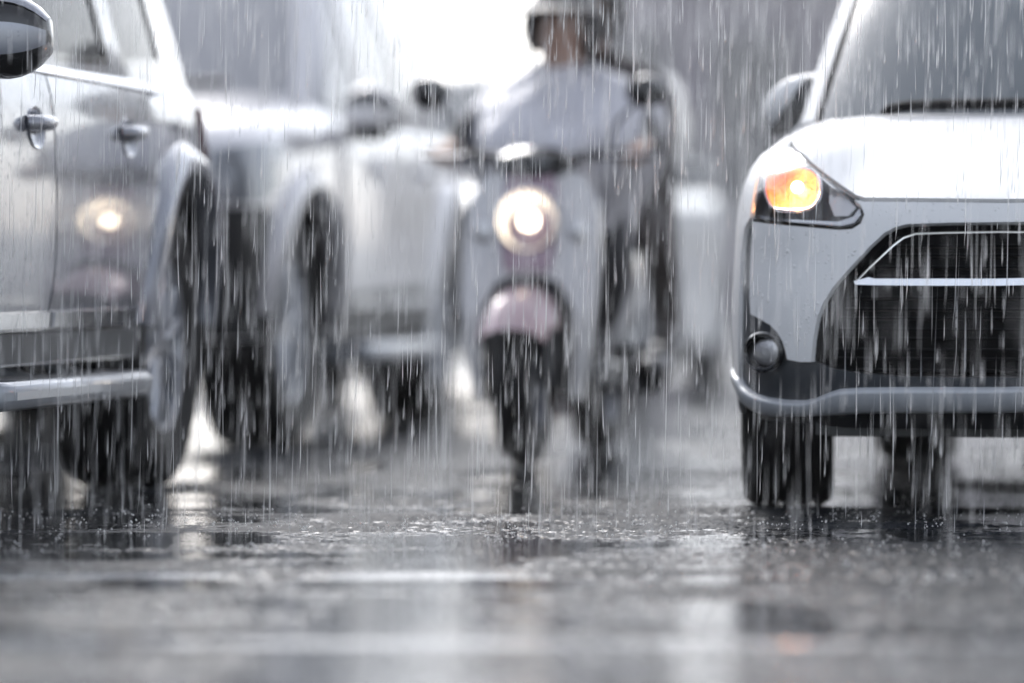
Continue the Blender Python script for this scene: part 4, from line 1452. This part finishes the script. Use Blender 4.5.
def helmet(root, c, mat, peak_mat, open_face=True):
    rows = []
    for i in range(13):
        t = i / 12
        lat = R(-38 + 128 * t)
        rr_ = 0.132 * math.cos(lat)
        row = []
        for k in range(33):
            a = R(-128 + 256 * k / 32) if lat < R(18) else R(-180 + 360 * k / 32)
            row.append((c[0] + 0.98 * rr_ * math.sin(a), c[1] + 0.01 + 1.1 * rr_ * math.cos(a), c[2] + 0.025 + 0.132 * math.sin(lat)))
        rows.append(row)
    h = MB().rings(rows, False, False).build('helmet', mat, root, angle=70)
    s_ = h.modifiers.new('solid', 'SOLIDIFY'); s_.thickness = 0.018; s_.offset = -1
    rows = []
    for i in range(5):
        t = i / 4
        row = []
        for k in range(17):
            a = R(-62 + 124 * k / 16)
            rad = 0.135 + 0.075 * t * math.cos(a)
            row.append((c[0] + 0.98 * rad * math.sin(a), c[1] + 0.01 - 1.1 * rad * math.cos(a), c[2] + 0.078 - 0.028 * t + 0.012 * math.cos(a)))
        rows.append(row)
    p = MB().rings(rows, False, False).build('visor_peak', peak_mat, h)
    s_ = p.modifiers.new('solid', 'SOLIDIFY'); s_.thickness = 0.006
    pts = [(c[0] + sg * x, c[1] + y, c[2] + z) for sg, x, y, z in ((-1, 0.105, 0.0, -0.05), (-1, 0.085, -0.03, -0.105), (1, 0.0, -0.06, -0.135), (1, 0.085, -0.03, -0.105), (1, 0.105, 0.0, -0.05))]
    MB().tube(crom(pts, 4), 0.007, 6).build('chin_strap', M['black_plastic'], h)
    return h


def sitter(v, seat_z, sho_z, knee, foot, hands, lean, sho_w=0.19):
    J = {
        'pelvis': (0, v, seat_z + 0.10, (0.155, 0.125)), 'waist': (0, v - lean * 0.3, seat_z + 0.24, (0.14, 0.11)), 'chest': (0, v - lean * 0.7, sho_z - 0.10, (0.165, 0.115)),
        'sho': (0, v - lean, sho_z - 0.01, (0.10, 0.08)), 'neck': (0, v - lean - 0.01, sho_z + 0.07, 0.055), 'skull': (0, v - lean - 0.025, sho_z + 0.16, 0.06)}
    B = [('pelvis', 'waist'), ('waist', 'chest'), ('chest', 'sho'), ('sho', 'neck'), ('neck', 'skull')]
    for sg, n in ((1, 'l'), (-1, 'r')):
        J[n + 'hip'] = (sg * 0.09, v - 0.06, seat_z + 0.09, 0.088)
        J[n + 'kn'] = (sg * knee[0], knee[1], knee[2], 0.064)
        J[n + 'calf'] = (sg * (knee[0] * 0.6 + foot[0] * 0.4), knee[1] * 0.6 + foot[1] * 0.4 + 0.02, knee[2] * 0.6 + foot[2] * 0.4, 0.058)
        J[n + 'an'] = (sg * foot[0], foot[1], foot[2] + 0.07, 0.040)
        J[n + 'heel'] = (sg * foot[0], foot[1] + 0.03, foot[2] + 0.035, 0.038)
        J[n + 'ball'] = (sg * (foot[0] + 0.01), foot[1] - 0.13, foot[2] + 0.03, (0.045, 0.03))
        J[n + 'toe'] = (sg * (foot[0] + 0.012), foot[1] - 0.19, foot[2] + 0.026, (0.038, 0.022))
        B += [('pelvis', n + 'hip'), (n + 'hip', n + 'kn'), (n + 'kn', n + 'calf'), (n + 'calf', n + 'an'), (n + 'an', n + 'heel'), (n + 'an', n + 'ball'), (n + 'ball', n + 'toe')]
        sh = Vector((sg * sho_w, v - lean, sho_z - 0.03))
        hd = Vector((sg * hands[0], hands[1], hands[2]))
        el = (sh + hd) / 2 + Vector((sg * 0.07, 0.03, -0.07))
        dirv = (hd - el).normalized()
        wr = hd - dirv * 0.085
        J[n + 'sh'] = (*sh, 0.066); J[n + 'el'] = (*el, 0.047); J[n + 'wr'] = (*wr, (0.032, 0.026))
        B += [('sho', n + 'sh'), (n + 'sh', n + 'el'), (n + 'el', n + 'wr')]
        add_hand(J, B, n + 'wr', n, sg, dirv, (0, -0.2, -1))
    return {'joints': J, 'bones': B, 'head': (0, v - lean - 0.035, sho_z + 0.17)}


scl = Vector(sc.location)
cfg = sitter(0.80, 0.72, 1.15, (0.20, 0.42, 0.60), (0.13, 0.50, 0.31), (0.30, 0.24, 0.95), 0.12)
cfg['body_mat'] = M['trousers']
rider, rb = person(scl, SY, cfg)
helmet(rider, cfg['head'], M['helmet_dark'], M['helmet_dark'])
# raincoat: draped over shoulders, arms and lap
rows = []
hv = 0.80 - 0.12
for i, (z, w_, f_, b_) in enumerate(((1.235, 0.075, 0.075, 0.075), (1.20, 0.13, 0.10, 0.10), (1.165, 0.235, 0.13, 0.13), (1.11, 0.295, 0.19, 0.15), (1.03, 0.315, 0.30, 0.17), (0.95, 0.31, 0.38, 0.20), (0.87, 0.27, 0.36, 0.21), (0.78, 0.215, 0.34, 0.22), (0.68, 0.19, 0.32, 0.22), (0.60, 0.185, 0.30, 0.22))):
    row = []
    for k in range(56):
        a = 2 * math.pi * k / 56
        x, y = math.sin(a), -math.cos(a)
        fold = 1 + (0.02 + 0.07 * i / 9) * math.sin(a * 8 + 1.6 * noise.noise(Vector((x * 2, y * 2, z * 4)))) * (1 if i > 1 else 0) + 0.07 * noise.noise(Vector((x * 3, y * 3, z * 7)))
        row.append((w_ * math.copysign(abs(x) ** 0.85, x) * fold, hv + (f_ if y < 0 else b_) * math.copysign(abs(y) ** 0.9, y) * fold, z + 0.012 * math.sin(a * 7 + i)))
    rows.append(row)
rc = MB().rings(rows, True, False).build('raincoat', M['raincoat'], rider, angle=80, subsurf=1)
s_ = rc.modifiers.new('solid', 'SOLIDIFY'); s_.thickness = 0.004
tag(rider, 'person riding the scooter in a pale raincoat and peaked helmet, hands on the handlebar', 'person')

cfg = sitter(1.16, 0.79, 1.22, (0.27, 0.86, 0.66), (0.27, 1.02, 0.345), (0.20, 0.80, 0.95), 0.05, 0.20)
cfg['body_mat'] = M['dark_jacket']
pil, pb = person(scl, SY, cfg)
helmet(pil, cfg['head'], M['helmet_dark'], M['helmet_dark'])
rows = []
hv = 1.16
for i, (z, w_, f_, b_) in enumerate(((1.30, 0.07, 0.07, 0.07), (1.26, 0.14, 0.09, 0.10), (1.22, 0.235, 0.11, 0.13), (1.14, 0.275, 0.14, 0.15), (1.02, 0.27, 0.16, 0.17), (0.90, 0.265, 0.20, 0.19), (0.78, 0.27, 0.27, 0.21), (0.66, 0.28, 0.28, 0.22))):
    row = []
    for k in range(48):
        a = 2 * math.pi * k / 48
        x, y = math.sin(a), -math.cos(a)
        fold = 1 + (0.015 + 0.03 * i / 7) * math.sin(a * 8 + i * 0.3) * (1 if i > 2 else 0) + 0.03 * noise.noise(Vector((x * 3 + 5, y * 3, z * 5)))
        row.append((w_ * math.copysign(abs(x) ** 0.85, x) * fold, hv - 0.03 + (f_ if y < 0 else b_) * y * fold, z))
    rows.append(row)
jk = MB().rings(rows, True, False).build('coat', M['dark_jacket'], pil, angle=80, subsurf=1)
s_ = jk.modifiers.new('solid', 'SOLIDIFY'); s_.thickness = 0.005
tag(pil, 'person in dark clothes and a dark helmet sitting behind the raincoated rider', 'person')

# ================================================================== far buildings
def building(name, x0, x1, y0, depth, h, mat, floors, bays, label):
    b = empty(name, None, ((x0 + x1) / 2, y0, 0))
    w_ = x1 - x0
    MB().box((0, depth / 2, h / 2), (w_, depth, h)).build('wall', mat, b, smooth=False)
    MB().box((0, depth / 2 - 0.2, h + 0.2), (w_ + 0.4, depth + 0.4, 0.4)).build('parapet', M['concrete_pale'], b, smooth=False)
    fh = h / floors
    for f in range(floors):
        for k in range(bays):
            cx = -w_ / 2 + w_ * (k + 0.5) / bays
            ww, wh = w_ / bays * 0.62, fh * 0.5
            cz = fh * (f + 0.55)
            fm = MB()
            for (ox, oz, sx, sz) in ((-ww / 2, 0, 0.12, wh), (ww / 2, 0, 0.12, wh), (0, -wh / 2, ww + 0.12, 0.12), (0, wh / 2, ww + 0.12, 0.12), (0, 0, 0.07, wh)):
                fm.box((cx + ox, -0.04, cz + oz), (sx, 0.12, sz - (0.004 if sx < 0.2 else 0)))
            w = fm.build('window', M['metal_frame'], b, smooth=False, weld=False)
            MB().box((cx, -0.015, cz), (ww, 0.02, wh)).build('pane', M['far_window'], w, smooth=False)
        if f:
            s_ = MB().box((0, -0.55, fh * f), (w_ * 0.94, 1.1, 0.18)).build('balcony', M['concrete_pale'], b, smooth=False)
            rl = MB().box((0, -1.05, fh * f + 1.0), (w_ * 0.94, 0.06, 0.06))
            for k in range(int(w_ / 0.9)):
                rl.box((-w_ * 0.47 + 0.2 + k * 0.9, -1.05, fh * f + 0.53), (0.05, 0.05, 0.88))
            rl.build('railing', M['metal_frame'], s_, smooth=False, weld=False)
    return tag(b, label, 'building', None)


building('shophouse', 0.6, 7.0, 62, 9, 4.3, M['concrete'], 1, 4, 'low grey building seen blurred through the rain above the far white hatchback')
building('office_block', 7.4, 20, 74, 12, 5.6, M['concrete_pale'], 2, 6, 'paler taller building behind the windscreen pillar of the white compact car')

# ================================================================== road
def sheet(name, x0, x1, y0, y1, z, mat):
    me = bpy.data.meshes.new(name)
    me.from_pydata([(x0, y0, z), (x1, y0, z), (x1, y1, z), (x0, y1, z)], [], [(0, 1, 2, 3)])
    me.materials.append(mat)
    o = bpy.data.objects.new(name, me)
    COL.objects.link(o)
    return tag(o, kind='structure')


def vnoise(x, y, seed):
    """smooth value noise on arrays"""
    def h(i, j):
        n = (i * 374761393 + j * 668265263 + seed * 974711) & 0x7fffffff
        n = ((n ^ (n >> 13)) * 1274126177) & 0x7fffffff
        n = (n ^ (n >> 16)) & 0xffff
        return n / 65535.0
    xi, yi = np.floor(x).astype(np.int64), np.floor(y).astype(np.int64)
    fx, fy = x - xi, y - yi
    fx, fy = fx * fx * (3 - 2 * fx), fy * fy * (3 - 2 * fy)
    return (h(xi, yi) * (1 - fx) + h(xi + 1, yi) * fx) * (1 - fy) + (h(xi, yi + 1) * (1 - fx) + h(xi + 1, yi + 1) * fx) * fy


def make_road():
    """one sheet to the horizon; the stretch near the camera carries its real stones, ruts and the water standing between them"""
    x0, x1, y0, y1 = -2.5, 2.7, 5.8, 26.0
    xs = np.arange(x0, x1 + 1e-6, 0.0065)
    ys = [y0]
    while ys[-1] < y1: ys.append(ys[-1] + 0.0085 * (0.75 + (ys[-1] - 6) * 0.15))
    ys = np.array(ys)
    X, Y = np.meshgrid(xs, ys)
    stone = np.maximum(vnoise(X * 62, Y * 52, 1), vnoise(X * 62 + 31.7, Y * 52 + 17.1, 2)) ** 1.6 * 0.0075 + vnoise(X * 120, Y * 100, 3) * 0.0012
    und = 0.0020 * vnoise(X * 0.5 + 3, Y * 1.2 + 1.3, 4) + 0.0050 * vnoise(X * 0.9, Y * 3.3, 5) + 0.0046 * vnoise(X * 1.7 + 0.35 * Y, Y * 9.5, 6) + 0.0030 * vnoise(X * 5.5, Y * 19, 7)
    for off in (0.0, -1.45):
        tr = X - (-0.35 + off + (Y - 7.3) * 0.07 + 0.05 * vnoise(X * 0 + 2, Y * 0.6, 30))
        und -= 0.0042 * np.exp(-(tr / 0.17) ** 2)
    worn = np.clip((0.5 * vnoise(X * 1.3 + 9, Y * 0.5, 20) + 0.5 * vnoise(X * 4.5, Y * 1.9 + 4, 21) - 0.36) / 0.28, 0, 1)
    stone *= 0.30 + 0.70 * worn
    level = 0.0098 + 0.0014 * vnoise(X * 0.5, Y * 0.8, 8)
    ripple = 0.00028 * (vnoise(X * 14, Y * 20, 9) + vnoise(X * 33, Y * 38, 10))
    ground = und + stone
    h = np.maximum(ground, level + ripple)
    # a shallow joint runs across the lane
    joint = np.exp(-((Y - 9.62 - 0.03 * X + 0.03 * vnoise(X * 3, Y * 0 + 1, 12)) / 0.035) ** 2)
    water = np.clip((level + ripple - ground) / 0.0008, 0, 1)
    h = h - 0.004 * joint + 0.004 * np.exp(-((Y - 9.72 - 0.03 * X) / 0.05) ** 2)
    h = h - 0.005 * np.exp(-((Y - 7.93 + 0.05 * X + 0.04 * vnoise(X * 2, Y * 0 + 5, 13)) / 0.04) ** 2)
    e = np.minimum.reduce([X - x0, x1 - X, Y - y0, y1 - Y]) / 0.35
    h = (h - 0.0098) * np.clip(e, 0, 1) + 0.0
    ny, nx = X.shape
    V = np.stack([X, Y, h], 2).reshape(-1, 3)
    idx = np.arange(nx * ny).reshape(ny, nx)
    F = np.stack([idx[:-1, :-1], idx[:-1, 1:], idx[1:, 1:], idx[1:, :-1]], 2).reshape(-1, 4)
    bx, by = (-1500, x0, x1, 1500), (-300, y0, y1, 2500)
    ov, of = [], []
    for i in range(3):
        for j in range(3):
            if i == 1 and j == 1: continue
            k = len(V) + len(ov)
            ov += [(bx[i], by[j], 0), (bx[i + 1], by[j], 0), (bx[i + 1], by[j + 1], 0), (bx[i], by[j + 1], 0)]
            of.append((k, k + 1, k + 2, k + 3))
    V = np.concatenate([V, np.array(ov, float)]); F = np.concatenate([F, np.array(of)])
    me = bpy.data.meshes.new('road')
    me.vertices.add(len(V)); me.vertices.foreach_set('co', V.astype(np.float32).ravel())
    me.loops.add(len(F) * 4); me.loops.foreach_set('vertex_index', F.astype(np.int32).ravel())
    me.polygons.add(len(F)); me.polygons.foreach_set('loop_start', (np.arange(len(F)) * 4).astype(np.int32))
    me.update(calc_edges=True)
    at = me.attributes.new('water', 'FLOAT', 'POINT')
    at.data.foreach_set('value', np.concatenate([water.ravel(), np.full(len(ov), 0.45)]).astype(np.float32))
    me.shade_smooth()
    me.materials.append(M['road'])
    o = bpy.data.objects.new('road', me)
    COL.objects.link(o)
    return tag(o, kind='structure')


make_road()


# ================================================================== rain
def rain_mesh(n, box, lmin, lmax, wid, seed):
    r_ = np.random.default_rng(seed)
    c = np.stack([r_.uniform(*box[k], n) for k in range(3)], 1)
    L_ = r_.uniform(lmin, lmax, n) * r_.choice([0.6, 1.0, 1.0, 1.6], n)
    w_ = wid * r_.uniform(0.55, 1.25, n)
    tilt = np.stack([r_.normal(0.012, 0.012, n), r_.normal(0.0, 0.01, n)], 1)
    ang = np.arange(3) * 2 * np.pi / 3
    V = np.zeros((n, 5, 3))
    V[:, 0] = c; V[:, 0, 2] += L_ * 0.55
    V[:, 0, 0] += tilt[:, 0] * L_; V[:, 0, 1] += tilt[:, 1] * L_
    V[:, 4] = c; V[:, 4, 2] -= L_ * 0.45
    V[:, 4, 0] -= tilt[:, 0] * L_; V[:, 4, 1] -= tilt[:, 1] * L_
    for k in range(3):
        V[:, 1 + k] = c
        V[:, 1 + k, 0] += w_ / 2 * np.cos(ang[k]); V[:, 1 + k, 1] += w_ / 2 * np.sin(ang[k]); V[:, 1 + k, 2] -= L_ * 0.2
    F = np.array([[0, 1, 2], [0, 2, 3], [0, 3, 1], [4, 2, 1], [4, 3, 2], [4, 1, 3]])
    faces = (F[None] + (np.arange(n) * 5)[:, None, None]).reshape(-1, 3)
    return V.reshape(-1, 3), faces


def np_object(name, parts, mat):
    vs, fs, k = [], [], 0
    for v, f in parts:
        vs.append(v); fs.append(f + k); k += len(v)
    v = np.concatenate(vs); f = np.concatenate(fs)
    me = bpy.data.meshes.new(name)
    me.vertices.add(len(v)); me.vertices.foreach_set('co', v.astype(np.float32).ravel())
    me.loops.add(len(f) * 3); me.loops.foreach_set('vertex_index', f.astype(np.int32).ravel())
    me.polygons.add(len(f)); me.polygons.foreach_set('loop_start', (np.arange(len(f)) * 3).astype(np.int32))
    me.update(calc_edges=True)
    me.validate()
    me.materials.append(mat)
    o = bpy.data.objects.new(name, me)
    COL.objects.link(o)
    return o


def rain_material():
    m = bpy.data.materials.new('raindrop')
    m.use_nodes = True
    nt = m.node_tree
    for n in list(nt.nodes): nt.nodes.remove(n)
    out = nt.nodes.new('ShaderNodeOutputMaterial')
    d = nt.nodes.new('ShaderNodeBsdfDiffuse'); d.inputs[0].default_value = (0.92, 0.92, 0.92, 1)
    t = nt.nodes.new('ShaderNodeBsdfTranslucent'); t.inputs[0].default_value = (0.92, 0.92, 0.92, 1)
    mx = nt.nodes.new('ShaderNodeMixShader'); mx.inputs[0].default_value = 0.5
    nt.links.new(d.outputs[0], mx.inputs[1]); nt.links.new(t.outputs[0], mx.inputs[2])
    tr = nt.nodes.new('ShaderNodeBsdfTransparent')
    m2 = nt.nodes.new('ShaderNodeMixShader'); m2.inputs[0].default_value = 0.6
    nt.links.new(tr.outputs[0], m2.inputs[1]); nt.links.new(mx.outputs[0], m2.inputs[2]); nt.links.new(m2.outputs[0], out.inputs[0])
    return m


M['rain'] = rain_material()
parts = [rain_mesh(24000, ((-3.2, 4.2), (9.9, 12.7), (0.02, 3.0)), 0.035, 0.12, 0.0027, 1),
         rain_mesh(3200, ((-3.2, 4.2), (9.9, 12.7), (0.02, 3.0)), 0.14, 0.32, 0.0022, 3),
         rain_mesh(3600, ((-3.0, 3.6), (6.0, 9.9), (0.02, 2.6)), 0.04, 0.11, 0.0026, 4),
         rain_mesh(90000, ((-6, 8), (12.7, 40), (0.05, 7.0)), 0.10, 0.22, 0.0055, 2)]
tag(np_object('rain', parts, M['rain']), kind='stuff', label='falling rain drawn out into thin pale streaks', cat='rain')

# splashes where drops hit the road
def drops(n, seed):
    r_ = np.random.default_rng(seed)
    ncl = n // 6
    cx, cy = r_.uniform(-3.5, 3.5, ncl), 7.0 + 16 * r_.uniform(0, 1, ncl) ** 1.3
    idx = r_.integers(0, ncl, n)
    rad = np.abs(r_.normal(0, 0.022, n)); th = r_.uniform(0, 6.28, n)
    c = np.stack([cx[idx] + rad * np.cos(th), cy[idx] + rad * np.sin(th), np.abs(r_.normal(0.0, 0.014, n)) + 0.002], 1)
    s = r_.uniform(0.0008, 0.0030, n)
    D = np.array([[1, 0, 0], [-1, 0, 0], [0, 1, 0], [0, -1, 0], [0, 0, 1.3], [0, 0, -1.0]])
    V = c[:, None] + s[:, None, None] * D[None]
    F = np.array([[0, 2, 4], [2, 1, 4], [1, 3, 4], [3, 0, 4], [2, 0, 5], [1, 2, 5], [3, 1, 5], [0, 3, 5]])
    return V.reshape(-1, 3), (F[None] + (np.arange(n) * 6)[:, None, None]).reshape(-1, 3)


tag(np_object('splashes', [drops(32000, 5)], M['rain']), kind='stuff', label='tiny splashes of raindrops bouncing off the road', cat='splashes')

# ================================================================== haze
hz = MB().box((0, 60, 20), (260, 200, 42)).build('haze', None or bpy.data.materials.new('haze_air'), None, smooth=False)
hm = hz.data.materials[0]
hm.use_nodes = True
nt = hm.node_tree
for n in list(nt.nodes): nt.nodes.remove(n)
out = nt.nodes.new('ShaderNodeOutputMaterial')
pv = nt.nodes.new('ShaderNodeVolumePrincipled')
pv.inputs['Color'].default_value = (0.95, 0.93, 0.93, 1)
pv.inputs['Density'].default_value = 0.0004
pv.inputs['Anisotropy'].default_value = 0.35
nt.links.new(pv.outputs[0], out.inputs['Volume'])
tag(hz, kind='stuff', label='pale rain haze hanging over the street', cat='haze')

# ================================================================== light
SUN_EL, SUN_AZ = R(35), R(-13)          # ahead of the camera, a little to the left, behind cloud
w = bpy.data.worlds.new('World')
scene.world = w
w.use_nodes = True
nt = w.node_tree
bg = nt.nodes['Background']
sky = nt.nodes.new('ShaderNodeTexSky')
sky.sky_type = 'NISHITA'
sky.sun_disc = False
sky.sun_elevation = SUN_EL
sky.sun_rotation = SUN_AZ
sky.air_density = 1.0
sky.dust_density = 2.0
sky.ozone_density = 1.0
hsv = nt.nodes.new('ShaderNodeHueSaturation')
hsv.inputs['Saturation'].default_value = 0.30
nt.links.new(sky.outputs[0], hsv.inputs['Color'])
tint = nt.nodes.new('ShaderNodeMixRGB'); tint.blend_type = 'MULTIPLY'; tint.inputs[0].default_value = 1.0
tint.inputs[2].default_value = (0.96, 0.99, 1.05, 1)
nt.links.new(hsv.outputs[0], tint.inputs[1])
nt.links.new(tint.outputs[0], bg.inputs['Color'])
bg.inputs['Strength'].default_value = 0.12
sd = bpy.data.lights.new('sun', 'SUN')
sd.energy = 0.7
sd.angle = R(25)
sd.color = (1.0, 0.96, 0.92)
so = bpy.data.objects.new('sun', sd)
COL.objects.link(so)
d = Vector((math.sin(SUN_AZ) * math.cos(SUN_EL), math.cos(SUN_AZ) * math.cos(SUN_EL), math.sin(SUN_EL)))
so.rotation_euler = d.to_track_quat('Z', 'Y').to_euler()
so.location = d * 30

scene.view_settings.view_transform = 'Standard'
scene.view_settings.look = 'None'
scene.view_settings.exposure = 1.25
scene.view_settings.gamma = 1.0
scene.cycles.use_denoising = True
scene.cycles.max_bounces = 8
scene.cycles.transparent_max_bounces = 40
scene.cycles.volume_bounces = 0
scene.cycles.sample_clamp_indirect = 6
